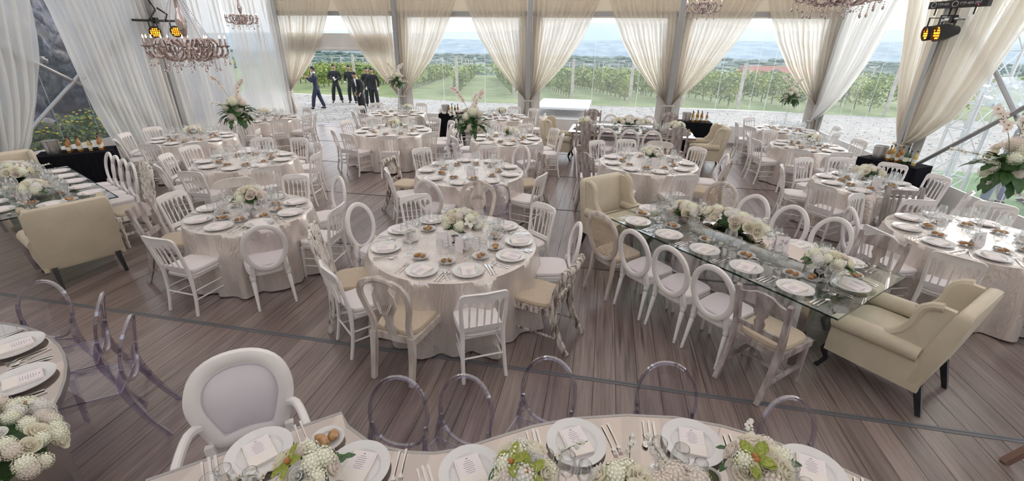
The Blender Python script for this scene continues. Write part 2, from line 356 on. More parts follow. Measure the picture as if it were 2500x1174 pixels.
for y, l in zip(RY, ['thick grey tent post on right side carrying the stage lights', 'grey tent post on right side beside the front round table', 'grey tent post on right side nearest the camera']): post(XR - .12, y, l)
def beam(n, a, b, w=.12, h=.12, m='tent_pole'):
    me = MB().sweep([a, b], [(-w / 2, -h / 2), (w / 2, -h / 2), (w / 2, h / 2), (-w / 2, h / 2)]).mesh('beam', m, smooth=False); return struct('trim_%d' % n, me)
beam(1, (XL, YB + .05, 3.42), (XR, YB + .05, 3.42)); beam(2, (XL, YB, 4.14), (XR, YB, 4.14))
beam(3, (XL - .02, -2.6, 4.14), (XL - .02, YB, 4.14)); beam(4, (XR + .02, -2.6, 4.14), (XR + .02, YB, 4.14))
def brace(a, b, label):
    me = MB().tube([a, b], .034, 8).mesh('brace', 'tent_pole'); c1 = MB().box((0, 0, 0), (.10, .10, .12)).mesh('clamp', 'brushed_steel', smooth=False)
    r = place([('tube', me), ('clamp', c1, None, None, a), ('clamp', c1, None, None, b)], 'brace_pole', (0, 0, 0), 0, label, 'brace pole', 'diagonal tent braces')
brace((XL + .05, 9.45, 3.30), (XL + .05, 5.60, .40), 'grey diagonal brace pole rising behind the left sheer drape')
brace((XL + .045, 5.65, 3.16), (XL + .045, 9.50, .50), 'dark diagonal brace pole descending across the rocky left window')
brace((XR - .05, 9.75, 3.30), (XR - .05, 5.95, .35), 'steep diagonal brace pole below the stage lights at right')
brace((XR - .12, 9.75, .42), (XR - .12, 5.95, 3.22), 'long grey brace pole rising to right above the front flowers')
# ------------------------------------------------------------------ clear walls
def wall_bay(n, p0, p1, low, top=3.37, mats=('clear_vinyl', 'panel_white'), border=.34, seams=()):
    """one bay from p0 to p1 (xy): clear sheet above a white skirt"""
    p0, p1 = Vector((*p0, 0)), Vector((*p1, 0)); d = (p1 - p0); Ln = d.length; d.normalize(); ang = math.atan2(d.y, d.x)
    def pl(u0, u1, z0, z1, t, m, off=0): return MB().box(((u0 + u1) / 2, off, (z0 + z1) / 2), (u1 - u0, t, z1 - z0)).mesh('sheet', m, smooth=False)
    r = ob('window_%d' % n, None, None, p0, (0, 0, ang)); r['kind'] = 'structure'; r['label'] = 'clear plastic tent wall above a white skirt panel'
    ob('pane', MB().add([(border, 0, low), (Ln - border, 0, low), (Ln - border, 0, top), (border, 0, top)], [(0, 1, 2, 3)]).mesh('pane', 'clear_vinyl', smooth=False), r, label='clear vinyl sheet')
    ob('low_panel', pl(0, Ln, 0.02, low, .03, 'panel_white', .01), r, label='white skirt panel')
    for a, b in ((0.05, border), (Ln - border, Ln - .05)): ob('border_strip', pl(a, b, low, top, .006, 'panel_white'), r, label='white border strip')
    ob('top_hem', pl(border, Ln - border, top - .05, top, .008, 'panel_white'), r)
    ob('base_rail', pl(0, Ln, 0, .05, .06, 'tent_pole', -.01), r)
    for u in seams: ob('weld_seam', pl(u, u + .012, low, top, .004, 'crumpled_vinyl', -.006), r)
wall_bay(1, (BX[1], YB), (BX[2], YB), .52, seams=(1.4, 2.75)); wall_bay(2, (BX[2], YB), (BX[3], YB), .52, seams=(1.9, 3.2)); wall_bay(3, (BX[3], YB), (BX[4], YB), .52, seams=(1.3, 2.2, 2.6))
for i, (a, b) in enumerate([(14.12, 9.9), (9.9, 5.8), (5.8, 1.7)]): wall_bay(4 + i, (XR, a), (XR, b), .55, 4.1, seams=(1.2, 1.7, 2.4))
for i, (a, b) in enumerate([(9.6, 14.12), (5.5, 9.6), (1.4, 5.5)]): wall_bay(7 + i, (XL, a), (XL, b), .67, 4.1, seams=(1.5, 2.2))
struct('wall_back', MB().box(((XL + XR) / 2, YB + .03, 3.86), (XR - XL, .02, .76)).mesh('wall_back', 'valance_cloth', smooth=False), 'cream fabric valance above the back windows')
struct('wall_front', MB().box(((XL + XR) / 2, -2.65, 2.1), (XR - XL, .03, 4.2)).mesh('wall_front', 'valance_cloth', smooth=False), 'cream fabric wall behind the camera')
for sx, x in (('left', XL - .02), ('right', XR + .02)):
    struct('wall_' + sx, MB().box((x, -.6, 2.1), (.02, 4.1, 4.2)).mesh('wall_side', 'panel_white', smooth=False), 'white solid tent wall beside the camera')
# open doorway with its rolled-up clear door
d = ob('door_1', None); d['kind'] = 'structure'; d['label'] = 'open tent doorway with a rolled up door'
x0, x1 = BX[0] + .2, BX[1] - .2
rp = [(x0, YB - .02, 2.36)]
b = MB().box(((x0 + x1) / 2, YB, 2.62), (x1 - x0, .02, .42)); b.lathe([(.055, 0), (.055, x1 - x0)], 10)
roll = MB().sweep([(x0, YB, 2.40), (x1, YB, 2.40)], [(.06 * math.cos(a * PI / 5), .06 * math.sin(a * PI / 5)) for a in range(10)]).box(((x0 + x1) / 2, YB, 2.64), (x1 - x0, .02, .44))
ob('rolled_door', roll.mesh('rolled_door', 'panel_white'), d, label='pale rolled up door panel')
ob('threshold', MB().box(((x0 + x1) / 2, YB + .08, -.02), (x1 - x0 + .3, .2, .05)).mesh('threshold', 'grey_floor_edge', smooth=False), d)
ob('upper_pane', MB().add([(x0, YB, 2.84), (x1, YB, 2.84), (x1, YB, 3.37), (x0, YB, 3.37)], [(0, 1, 2, 3)]).mesh('upper_pane', 'clear_vinyl', smooth=False), d)
# ceiling: pleated cream liner under a ridge
def ceiling():
    b = MB(); nx, ny = 96, 22; rings = []; xm = (XL + XR) / 2
    for j in range(ny + 1):
        y = -2.7 + (YB + 2.7) * j / ny; row = []
        for i in range(nx + 1):
            u = i / nx; x = XL + (XR - XL) * u; z = 4.16 + 2.6 * (1 - abs(x - xm) / ((XR - XL) / 2)) ** .85 + .07 * math.sin(u * 96 * PI / 2) - .25 * math.sin(PI * ((y + 2.7) % 4.2) / 4.2)
            row.append((x, y, max(z, 4.02)))
        rings.append(row)
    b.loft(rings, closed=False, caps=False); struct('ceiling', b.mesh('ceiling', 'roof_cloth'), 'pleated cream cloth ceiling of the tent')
ceiling()
# ------------------------------------------------------------------ drapes
def interp(tab, z):
    if z >= tab[0][0]: return tab[0][1]
    for (z0, w0), (z1, w1) in zip(tab, tab[1:]):
        if z >= z1: return w1 + (w0 - w1) * (z - z1) / (z0 - z1)
    return tab[-1][1]
def drape(org, d, nrm, tab, label, m='sheer', pleats=13, tie=1.05, zb=.35, amp=.055, ring=True, ph=0, start=.11):
    org, d, nrm = Vector((*org, 0)), Vector((*d, 0)), Vector((*nrm, 0)); ns, nt = pleats * 7, 34; rows = []
    rr = random.Random(sum(map(ord, label)))
    fr = [rr.uniform(.7, 1.3) for _ in range(pleats + 2)]
    for j in range(nt + 1):
        z = 4.1 - (4.1 - zb) * (j / nt) ** (.92); w = interp(tab, z); row = []
        k = min(1, w / 1.1) ** .5
        for i in range(ns + 1):
            s = i / ns; q = s * pleats; f = fr[int(q)] * (1 - q % 1) + fr[int(q) + 1] * (q % 1)
            o = amp * (.45 + .55 * k) * f * math.sin(2 * PI * q + ph + .5 * math.sin(3 * z)) + .03 * math.sin(5 * q + z)
            s0 = min(start, w * .55); wid = s0 + (w - s0) * s + .012 * math.sin(2 * PI * q * .5 + z * 2)
            row.append(org + d * wid + nrm * (.155 + o) + Vector((0, 0, z)))
        rows.append(row)
    b = MB().loft(rows, closed=False, caps=False); r = ob('drape', b.mesh('drape', m)); tag(r, label, 'drape', 'gathered sheer tent drapes')
    if ring:
        c = org + d * .06 + nrm * .17 + Vector((0, 0, tie)); me = MB().tube([(.085 * math.cos(a * PI / 6), .085 * math.sin(a * PI / 6), 0) for a in range(12)], .022, 6, loop=True).mesh('tieback', m)
        ob('tieback', me, r, c)
    return r
ST = [(4.1, 2.04), (3.76, 1.96), (2.78, 1.52), (2.14, 1.09), (1.59, .60), (1.2, .20), (1.05, .07), (.9, .10), (.5, .17), (0, .2)]
nmk = ['beside the open doorway', 'right of the open doorway', 'at the middle tent post', 'behind the mirrored table', 'at the rear right corner']
for i, x in enumerate(BX):
    if i < 4: drape((x, YB), (1, 0), (0, -1), ST, 'sheer cream drape sweeping to the right from the post ' + nmk[i], ph=i)
    if i > 0: drape((x, YB), (-1, 0), (0, -1), ST, 'sheer cream drape sweeping to the left from the post ' + nmk[i], ph=i + 2)
drape((XR, 14.08), (0, -1), (-1, 0), [(4.1, 2.75), (3.55, 2.55), (2.38, 1.96), (1.5, 1.2), (1.0, .5), (.78, .08), (.5, .14), (0, .2)], 'sheer white drape gathered low behind the rear right table', 'white_sheer', tie=.78)
drape((XR, RY[0]), (0, 1), (-1, 0), [(4.1, 1.6), (3.53, 1.33), (2.29, .86), (1.33, .34), (.97, .07), (.5, .16), (0, .2)], 'narrow sheer cream drape hanging left of the stage lights', pleats=8, tie=.97, ph=1)
drape((XR, RY[0]), (0, -1), (-1, 0), [(4.1, 2.04), (2.87, 1.68), (2.28, 1.47), (1.63, 1.12), (1.2, .55), (.97, .08), (.5, .16), (0, .2)], 'sheer cream drape swept right from post with stage lights', tie=.97, ph=2)
drape((XR, RY[1]), (0, 1), (-1, 0), ST, 'sheer cream drape on right side at the frame edge', ph=3); drape((XR, RY[1]), (0, -1), (-1, 0), ST, 'sheer cream drape on right side beyond the frame', ph=4)
drape((XL, LY[0]), (0, -1), (1, 0), [(4.1, 2.2), (3.29, 2.13), (2.23, 2.02), (1.27, 1.89), (.46, 1.75), (0, 1.62)], 'wide white drape hanging beside the rocky window', 'white_sheer', pleats=16, zb=.02, ring=False, amp=.07)
drape((XL, LY[1]), (0, 1), (1, 0), [(4.1, 1.85), (3.28, 1.77), (2.25, 1.49), (1.55, 1.22), (.86, .85), (.5, .5), (0, .4)], 'white drape bulging at the left edge above the wing chair', 'white_sheer', pleats=9, zb=.15, ring=False, amp=.07)
drape((XL, LY[1]), (0, -1), (1, 0), ST, 'white drape on left side beyond the frame', 'white_sheer')
drape((XL, LY[0]), (0, 1), (1, 0), [(4.1, 2.06), (0, 2.14)], 'closed white sheer curtain right of the big chandelier', 'white_sheer', pleats=14, zb=.03, ring=False, amp=.035, start=.12)
drape((XL, 14.1), (0, -1), (1, 0), [(4.1, 2.36), (0, 2.28)], 'closed white sheer curtain left of the open doorway', 'white_sheer', pleats=15, zb=.03, ring=False, amp=.035)
# ------------------------------------------------------------------ outside: ground, vineyard, valley
GZ = -.16
def hgt(x, y):
    r = -max(0, y - 27) * .045
    if y > 70: r -= (y - 70) * .08
    return GZ - .0 + max(r, -34)
def ground():
    b = MB(); b.add([(-60, -25, GZ - .03), (60, -25, GZ - .03), (60, 23.6, GZ - .03), (-60, 23.6, GZ - .03)], [(0, 1, 2, 3)])
    g = struct('ground_gravel', b.mesh('ground_gravel', 'gravel', smooth=False), 'pale gravel yard around the tent')
    ys = [23.4, 27, 34, 45, 58, 70, 120, 200, 420]; rows = []
    for j, y in enumerate(ys): rows.append([(x * (1 if y < 80 else y / 60), y + (.5 * math.sin(x * .3) if j == 0 else 0), hgt(x, y) - (.025 if j == 0 else 0)) for x in range(-90, 91, 6)])
    struct('ground_grass', MB().loft(rows, closed=False, caps=False).mesh('ground_grass', 'grass_ground'), 'green grass between the vineyard rows')
    struct('lawn', MB().add([(7.6, 8.2, GZ + .0), (40, 7, GZ), (40, 13.2, GZ), (7.9, 12.9, GZ)], [(0, 1, 2, 3)]).mesh('lawn', 'lawn', smooth=False), 'small mown lawn outside the right tent wall')
    p = MB(); r2 = random.Random(2)
    for _ in range(3600):
        x, y = r2.uniform(-20, 14), 14.4 + 9 * r2.random() ** 1.3; s = r2.uniform(.012, .042)
        p.blob((x, y, GZ - .01), s, 5, 2, (1, r2.uniform(.7, 1.2), .45))
    o = ob('pebbles', p.mesh('pebbles', 'pebble')); tag(o, 'loose pale stones scattered over the gravel yard', 'stones', kind='stuff')
    # valley and hills
    r3 = random.Random(9)
    def strip(name, y0, y1, z0, z1, m, label, n=70, w=3200):
        top = [(-w / 2 + w * i / n, y1 + r3.uniform(-30, 30), z1) for i in range(n + 1)]; bot = [(-w / 2 + w * i / n, y0, z0) for i in range(n + 1)]
        struct(name, MB().loft([bot, top], closed=False, caps=False).mesh(name, m), label)
    strip('land_valley', 380, 2600, -34, -40, 'hazed_valley_scrub', 'haze-tinted scrub plain of the valley floor', w=7000)
    def ridge(name, y, h, m, label, sd, w=6000):
        n = 90; q = random.Random(sd); ph = [q.uniform(0, 6) for _ in range(5)]; rows = [[], [], []]
        for i in range(n + 1):
            x = -w / 2 + w * i / n; t = i / n; zz = h * (.55 + .25 * math.sin(t * 7 + ph[0]) + .12 * math.sin(t * 19 + ph[1]) + .05 * math.sin(t * 47 + ph[2]))
            rows[0].append((x, y, -45)); rows[1].append((x, y + 200, zz * .6 - 10)); rows[2].append((x, y + 420, zz))
        struct(name, MB().loft(rows, closed=False, caps=False).mesh(name, m), label)
    ridge('hill_near', 1500, 30, 'hazed_mid_hill', 'low hills across the valley tinted blue green as haze', 3); ridge('hill_far', 2700, 130, 'hazed_far_hill', 'mountain ridge on the horizon tinted pale blue as haze', 5)
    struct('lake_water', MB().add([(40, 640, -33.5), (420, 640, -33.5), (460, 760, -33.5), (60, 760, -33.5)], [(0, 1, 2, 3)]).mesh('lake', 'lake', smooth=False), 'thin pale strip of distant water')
ground()
# leaf-card foliage
def leaves(b, c, rad, n, size, rn, flatz=1.0):
    for _ in range(n):
        while True:
            p = Vector((rn.uniform(-1, 1), rn.uniform(-1, 1), rn.uniform(-1, 1)))
            if p.length < 1: break
        p = Vector((c[0] + p.x * rad[0], c[1] + p.y * rad[1], c[2] + p.z * rad[2]))
        a = Vector((rn.gauss(0, 1), rn.gauss(0, 1), rn.gauss(0, .7) * flatz)).normalized(); u = a.cross(Vector((rn.gauss(0, 1), rn.gauss(0, 1), rn.gauss(0, 1)))).normalized(); s = size * rn.uniform(.6, 1.25)
        b.add([p - a * s, p + u * s * .6, p + a * s, p - u * s * .6], [(0, 1, 2, 3)])
def vine_row(x0, y0, x1, y1, label, dens, rn, size=.085):
    r = ob('vine_row', None, None, (0, 0, 0)); tag(r, label, 'vineyard row', 'vineyard rows beyond the tent')
    d = Vector((x1 - x0, y1 - y0, 0)); Ln = d.length; d.normalize(); b = MB(); t = .9; w = MB()
    while t < Ln:
        y = y0 + d.y * t; x = x0 + d.x * t; z = hgt(x, y); dn = dens * max(.22, min(1, 28 / (y + 1)) ** 1.3); s = size * (1 if y < 34 else 1.35 if y < 45 else 2.1)
        n = int(dn * rn.uniform(.75, 1.2)); hh = rn.uniform(.85, 1.1)
        leaves(b, (x + rn.uniform(-.1, .1), y, z + .98 * hh), (.5, .6, .42), n, s, rn); leaves(b, (x, y, z + .5), (.36, .55, .34), int(n * .5), s, rn)
        w.tube([(x, y, z), (x + rn.uniform(-.08, .08), y + rn.uniform(-.08, .08), z + .8)], .03, 4); t += .95
    o = ob('foliage', b.mesh('vine_foliage', 'vine_leaf', smooth=False), r); o['kind'] = 'stuff'
    o = ob('vine_trunks', w.mesh('vine_trunks', 'vine_wood'), r); o['kind'] = 'stuff'
    t = 0; k = 0
    while t < Ln:
        x, y = x0 + d.x * t, y0 + d.y * t; z = hgt(x, y); h = 2.05 if t == 0 else 1.95; rad = .085 if t == 0 else .05
        me = MB().tube([(0, 0, -.05), (0, 0, h)], [rad, rad * .9], 7).mesh('post', 'post_wood'); ob('post', me, r, (x, y, z)); t += 6.2
    for zz in (1.0, 1.5, 1.9): ob('wire', MB().tube([(x0, y0, GZ + zz), (x1, y1, hgt(x1, y1) + zz)], .006, 3).mesh('wire', 'steel'), r)
rv = random.Random(7)
ends = [(-20.6, 26.0), (-17.6, 25.9), (-14.6, 25.6), (-11.4, 25.4), (-8.3, 25.6), (-5.0, 25.6), (-1.75, 25.4), (1.3, 24.9), (3.9, 24.5), (6.4, 24.2), (9.4, 24.0), (12.6, 23.8), (16.0, 23.6)]
where = ['first vineyard row at far left behind the sheer curtain', 'second vineyard row at far left behind the sheer curtain', 'vineyard row behind the man walking in the navy suit', 'vineyard row behind the waiters by the doorway', 'vineyard row left of the tall bouquet by the doorway', 'vineyard row through the left part of the first clear window', 'vineyard row behind the left post of the middle window', 'vineyard row behind the right post of the middle window', 'vineyard row hidden by the drape behind the mirrored table', 'vineyard row behind the leaning post in right rear window', 'vineyard row below the red roofed buildings', 'vineyard row in the right side window', 'vineyard row at the far right beyond the truss']
for (x, y), l in zip(ends, where): vine_row(x, y, x - 8.2, y + 32, l, 190, rv)
hb = MB()
for i in range(60):                                   # far vineyard canopy, too far to tell rows apart
    x = -70 + i * 2.6; leaves(hb, (x, 62 + 3 * math.sin(i), hgt(x, 62) + .9), (2.2, 4, .7), 130, .22, rv)
o = ob('foliage', hb.mesh('far_vines', 'vine_leaf', smooth=False)); tag(o, 'far end of the vineyard merging into one green band', 'vines', kind='stuff')
# distant trees, houses
tb = MB()
for i in range(2600):
    y = 430 + 900 * rv.random() ** 1.5; x = rv.uniform(-1.15, 1.05) * y; s = rv.uniform(2, 5.5) * (.7 + y / 1300); tb.blob((x, y, -35.5 + s * .2), s, 6, 3, (1.8, 1.3, .6), .25, rv)
for i in range(90):
    y = rv.uniform(95, 150); x = rv.uniform(-1.1, 1.05) * y; s = rv.uniform(1.8, 3.2); tb.blob((x, y, hgt(x, y) + 2.0), s, 7, 4, (1.2, 1.2, .9), .22, rv)
o = ob('treeline', tb.mesh('treeline', 'hazed_tree_leaf')); tag(o, 'dark scattered trees on the valley slope', 'trees', kind='stuff')
def house(x, y, w, dp, h, m, label, rise=2.0):
    z = -8.2 if y < 150 else -13.5; r = ob('house', None, None, (x, y, z), (0, 0, .15)); tag(r, label, 'house', 'distant houses')
    ob('wall', MB().box((0, 0, h / 2), (w, dp, h)).mesh('hwall', m, smooth=False), r)
    ob('roof', MB().add([(-w * .55, -dp * .55, h), (w * .55, -dp * .55, h), (w * .55, dp * .55, h), (-w * .55, dp * .55, h), (-w * .5, 0, h + rise), (w * .5, 0, h + rise)], [(0, 1, 5, 4), (2, 3, 4, 5), (1, 2, 5), (3, 0, 4)]).mesh('hroof', 'terracotta', smooth=False), r)
    for i in range(int(w // 5)):
        wd = ob('window', MB().box((-w / 2 + 2.5 + 5 * i, -dp / 2 - .03, h * .55), (1.6, .08, 1.6)).mesh('hwin', 'matt_black', smooth=False), r)
house(42, 131, 17, 8, 3.4, 'terracotta', 'long red walled house beyond the vineyard at right', 2.6); house(58, 133, 10, 7, 2.6, 'terracotta', 'smaller red house right of the long red house', 1.6); house(27, 128, 9, 6, 1.8, 'far_white', 'low white walled house left of the red houses', 1.0); house(66, 196, 9, 7, 4, 'far_white', 'white house above the red houses', 1.2)
# low white platform outside the middle window
pr = ob('platform', None, None, (-1.75, 20.9, GZ)); tag(pr, 'low white wooden platform on the gravel outside', 'platform')
ob('deck', MB().box((0, 0, .30), (2.3, 3.2, .08)).mesh('deck', 'far_white', smooth=False), pr)
for sx in (-1, 1):
    for sy in (-1, 1): ob('leg', MB().box((sx * 1.05, sy * 1.45, .13), (.1, .1, .26)).mesh('pleg', 'far_white', smooth=False), pr)
# rock face with shrubs on the left
def rock_face():
    from mathutils import noise as nz
    n, m = 150, 90; rows = []; q = random.Random(21)
    for j in range(m + 1):
        row = []
        for i in range(n + 1):
            y = .5 + 15.5 * i / n; z = -.4 + 5.2 * j / m; v = Vector((3.1, y * 1.1, z * .75 + y * .5))
            o = nz.fractal(v * .55, 1.0, 2.0, 3) * .9 + abs(nz.noise(v * 1.7)) * -.55 + nz.fractal(v * 3.2, .9, 2.1, 4) * .16
            row.append((-13.3 - .16 * z + o * .75 - .012 * (y - 6) ** 2, y, z + .12 * nz.noise(v * 4)))
        rows.append(row)
    r = struct('rock_face', MB().loft(rows, closed=False, caps=False).mesh('rock_face', 'rock', smooth=True, angle=28), 'dark craggy rock face outside the left window')
    for i in range(46):
        y, z = q.uniform(4.0, 11), q.uniform(-.2, 4.2); s = q.uniform(.10, .30); b = MB().blob((0, 0, 0), s, 9, 6, (.8, 1.2, .8), .26, q)
        ob('stone', b.mesh('stone', q.choice(['rock', 'rock_pale', 'rock_pale']), angle=25), r, (-12.95 - .16 * z - .012 * (y - 6) ** 2, y, z), (q.uniform(0, 6), q.uniform(0, 6), q.uniform(0, 6)))
rock_face()
def shrub(x, y, h, label, nf, rn):
    r = ob('flowering_shrub', None, None, (x, y, GZ)); tag(r, label, 'shrub', 'yellow flowering shrubs by the rocks'); b = MB(); leaves(b, (0, 0, h * .55), (.55, .65, h * .5), 420, .07, rn)
    o = ob('leaves', b.mesh('shrub_leaves', 'bush_leaf', smooth=False), r); f = MB()
    for _ in range(nf): f.blob((rn.uniform(-.45, .55), rn.uniform(-.6, .6), h * rn.uniform(.5, 1.08)), .024, 6, 3, (1.2, 1.2, .7))
    ob('blossoms', f.mesh('shrub_bloom', 'yellow_flower'), r)['kind'] = 'stuff'; ob('stem', MB().tube([(0, 0, 0), (.05, 0, h * .6)], .03, 5).mesh('sstem', 'vine_wood'), r)
rs = random.Random(3)
def conifer(x, y, h, label):
    r = ob('conifer', None, None, (x, y, GZ)); tag(r, label, 'tree', 'dark conifers by the rocks'); b = MB()
    for k in range(16): t = k / 15; leaves(b, (0, 0, h * (.06 + .92 * t)), (.62 * (1.05 - t), .62 * (1.05 - t), h * .06), int(120 * (1.1 - t)), .10, rs)
    ob('foliage', b.mesh('conifer_leaves', 'dark_conifer', smooth=False), r); ob('trunk', MB().tube([(0, 0, 0), (0, 0, h * .9)], [.07, .02], 6).mesh('ctrunk', 'vine_wood'), r)
conifer(-12.35, 6.75, 2.9, 'dark conifer standing before the rocks left of drape'); conifer(-12.5, 6.1, 1.9, 'smaller dark conifer above the drinks bar')
for x, y, h, l in [(-11.9, 8.1, 1.15, 'shrub with yellow flowers right behind the drinks bar'), (-12.0, 7.3, 1.0, 'shrub with yellow flowers above the liquor bottles'), (-11.9, 5.7, .75, 'low yellow flowered shrub left of the ice bucket'), (-12.2, 9.0, 1.2, 'yellow flowered shrub behind the white drape edge'), (-12.3, 6.5, .8, 'small yellow flowered shrub at the foot of the rocks')]: shrub(x, y, h, l, 60, rs)
# truss tower and crumpled clear sheet outside right
def truss():
    r = ob('truss_tower', None, None, (7.0, 10.4, GZ), (0, 0, .3)); tag(r, 'white metal lattice truss tower outside the right wall', 'truss tower'); s = .2
    cs = [(-s, -s), (s, -s), (s, s), (-s, s)]
    for a in cs: ob('upright', MB().tube([(*a, 0), (*a, 5.2)], .028, 6).mesh('upright', 'truss_metal'), r)
    for k in range(11):
        b = MB()
        for i in range(4):
            a, c = cs[i], cs[(i + 1) % 4]; z = k * .47; b.tube([(*a, z), (*c, z)], .013, 4); b.tube([(*(a if k % 2 else c), z), (*(c if k % 2 else a), z + .47)], .013, 4)
        ob('lattice', b.mesh('lattice', 'truss_metal'), r)
    ob('base_plate', MB().box((0, 0, .02), (.6, .6, .04)).mesh('tbase', 'truss_metal', smooth=False), r)
truss()
q = random.Random(12); b = MB().blob((0, 0, 0), .34, 22, 14, (.6, 1.1, .6), .34, q)
o = ob('plastic_sheet', b.mesh('plastic_sheet', 'crumpled_vinyl', smooth=True, angle=15), None, (6.35, 8.9, 2.0), (.3, .5, .2)); tag(o, 'crumpled bundle of clear plastic hanging outside the right wall', 'plastic sheet')
# ------------------------------------------------------------------ chairs (face +y, back at -y, origin on the floor under the seat)
def turned(b, p0, p1, prof, seg=8):
    """lathe-like tapered leg along p0->p1; prof = [(t, radius)]"""
    p0, p1 = Vector(p0), Vector(p1); return b.tube([p0 + (p1 - p0) * t for t, _ in prof], [r for _, r in prof], seg, up=(0, 1, .01))
def M(b, m, name='part', **k): return b.mesh(name, m, **k)
TAP = [(0, .011), (.05, .013), (.06, .016), (.5, .019), (.9, .022), (.92, .026), (.96, .026), (.97, .021), (1, .021)]
FLUTE = [(0, .012), (.04, .017), (.07, .013), (.10, .018), (.13, .014), (.8, .024), (.84, .019), (.87, .028), (.93, .028), (1, .030)]
def scallop(w, z0, z1, n, depth):
    """top rail outline with rounded corners and arched underside"""
    p = []
    for i in range(n):
        a0, a1 = -w + 2 * w * i / n, -w + 2 * w * (i + 1) / n
        for k in range(7):
            t = k / 6; p.append((a0 + (a1 - a0) * (.06 + .88 * t), z0 + depth * math.sin(PI * t) ** .7 if 0 < k < 6 else z0))
    r = .055
    top = [(w + .016, z0 - .01), (w + .02, z1 - r)] + [(w + .02 - r + r * math.cos(a), z1 - r + r * math.sin(a)) for a in (.4, .8, 1.2, PI / 2)] + [(0, z1 + .006)] + [(-w - .02 + r + r * math.cos(a), z1 - r + r * math.sin(a)) for a in (PI / 2, PI - 1.2, PI - .8, PI - .4)] + [(-w - .02, z1 - r), (-w - .016, z0 - .01)]
    return p + top
def tilt(b, i0, y0, z0, slope):
    """shear the vertices added since i0 backwards with height"""
    for i in range(i0, len(b.v)):
        x, y, z = b.v[i]; b.v[i] = (x, y + y0 + (z - z0) * slope - .04 * (1 - (x / .2) ** 2) * (1 if z > .5 else 0), z)
def napoleon(mf='white_paint', ms='pale_seat', lod=0):
    sl = -.20
    rail = MB(); rail.prism(scallop(.185, .775, .90, 6, .055), .024); tilt(rail, 0, -.20, .5, sl)
    low = MB(); low.box((0, 0, .525), (.36, .02, .045)); tilt(low, 0, -.20, .5, sl)
    sp = []
    for i in range(5):
        b = MB(); x = -.123 + .0615 * i; turned(b, (x, 0, .54), (x, 0, .785), [(0, .006), (.1, .010), (.14, .007), (.5, .0095), (.8, .006), (.84, .010), (.9, .0065), (1, .006)], 6); tilt(b, 0, -.20, .5, sl); sp.append(b)
    seat = MB().pillow(.40, .38, .035, (0, .0, .435), .37, 4, 20, 0); cu = MB().pillow(.405, .385, .055, (0, .0, .472), .375, 5, 24, .3)
    ap = MB().box((0, .0, .41), (.34, .33, .03))
    legs = []
    for s in (-1, 1):
        b = MB(); b.tube([(s * .19, -.255, 0), (s * .183, -.215, .2), (s * .175, -.20, .45), (s * .183, -.225, .62), (s * .192, -.26, .82)], [.0165, .018, .021, .019, .016], 7, up=(0, 1, .01)); legs.append(b)
        b = MB(); turned(b, (s * .175, .175, 0), (s * .165, .155, .42), TAP, 8); legs.append(b)
    st = []
    for z in (.17, .27):
        for s in (-1, 1): st.append(MB().tube([(s * .182, -.215, z), (s * .168, .165, z - .01)], .009, 5))
        st.append(MB().tube([(-.17, .165, z + .03), (.17, .165, z + .03)], .009, 5))
    st.append(MB().tube([(-.182, -.215, .23), (.182, -.215, .23)], .009, 5))
    if lod == 0:
        return [('seat', M(seat, mf), [('cushion', M(cu, ms), None, 'pale padded cushion'), ('apron', M(ap, mf, smooth=False))]), ('top_rail', M(rail, mf)), ('lower_rail', M(low, mf))] + [('spindle', M(b, mf)) for b in sp] + [('leg', M(b, mf)) for b in legs] + [('stretcher', M(b, mf)) for b in st]
    def join(*bs):
        r = MB()
        for b in bs: r.add(b.v, b.f)
        return r
    return [('seat', M(join(seat, ap), mf), [('cushion', M(cu, ms), None, 'pale padded cushion')]), ('backrest', M(join(rail, low, *sp), mf))] + [('leg', M(b, mf)) for b in legs] + [('stretchers', M(join(*st), mf))]
def ring_pts(cx, cz, a, b, n=28, sq=1.0, y=0, slope=0, z0=.5, bulge=0):
    o = []
    for i in range(n):
        t = 2 * PI * i / n; c, s = math.cos(t), math.sin(t); x = a * math.copysign(abs(c) ** sq, c); z = cz + b * math.copysign(abs(s) ** sq, s)
        o.append((cx + x, y + (z - z0) * slope - bulge * (1 - (x / a) ** 2), z))
    return o
def disc_at(pts, sc, c, th=0):
    cc = Vector(c); b = MB(); P = [cc + (Vector(p) - cc) * sc for p in pts]
    b.add([cc] + P, [(0, i + 1, (i + 1) % len(P) + 1) for i in range(len(P))]); return b
PROF = [(-.026, -.014), (-.018, -.020), (.018, -.020), (.026, -.014), (.026, .010), (.015, .018), (-.015, .018), (-.026, .010)]
def seat_round(b, w, d, z0, z1, wb, seg=24, bump=True):
    rings = []
    pr = [(z0, .97), (z0 + .01, 1.0), (z0 + (z1 - z0) * .42, 1.0), (z0 + (z1 - z0) * .5, .975), (z0 + (z1 - z0) * .58, 1.0), (z1, .99)] if bump else [(z0, 1), (z1, 1)]
    for z, sc in pr:
        q = []
        for i in range(seg):
            t = 2 * PI * i / seg; k = .55; c, s = math.cos(t), math.sin(t); cx = math.copysign(abs(c) ** k, c); sy = math.copysign(abs(s) ** k, s); q.append((cx * (wb + (w - wb) * (sy + 1) / 2) / 2 * sc, sy * d / 2 * sc, z))
        rings.append(q)
    return b.loft(rings)
SQ = lambda r: [(-r, -r), (r, -r), (r, r), (-r, r)]
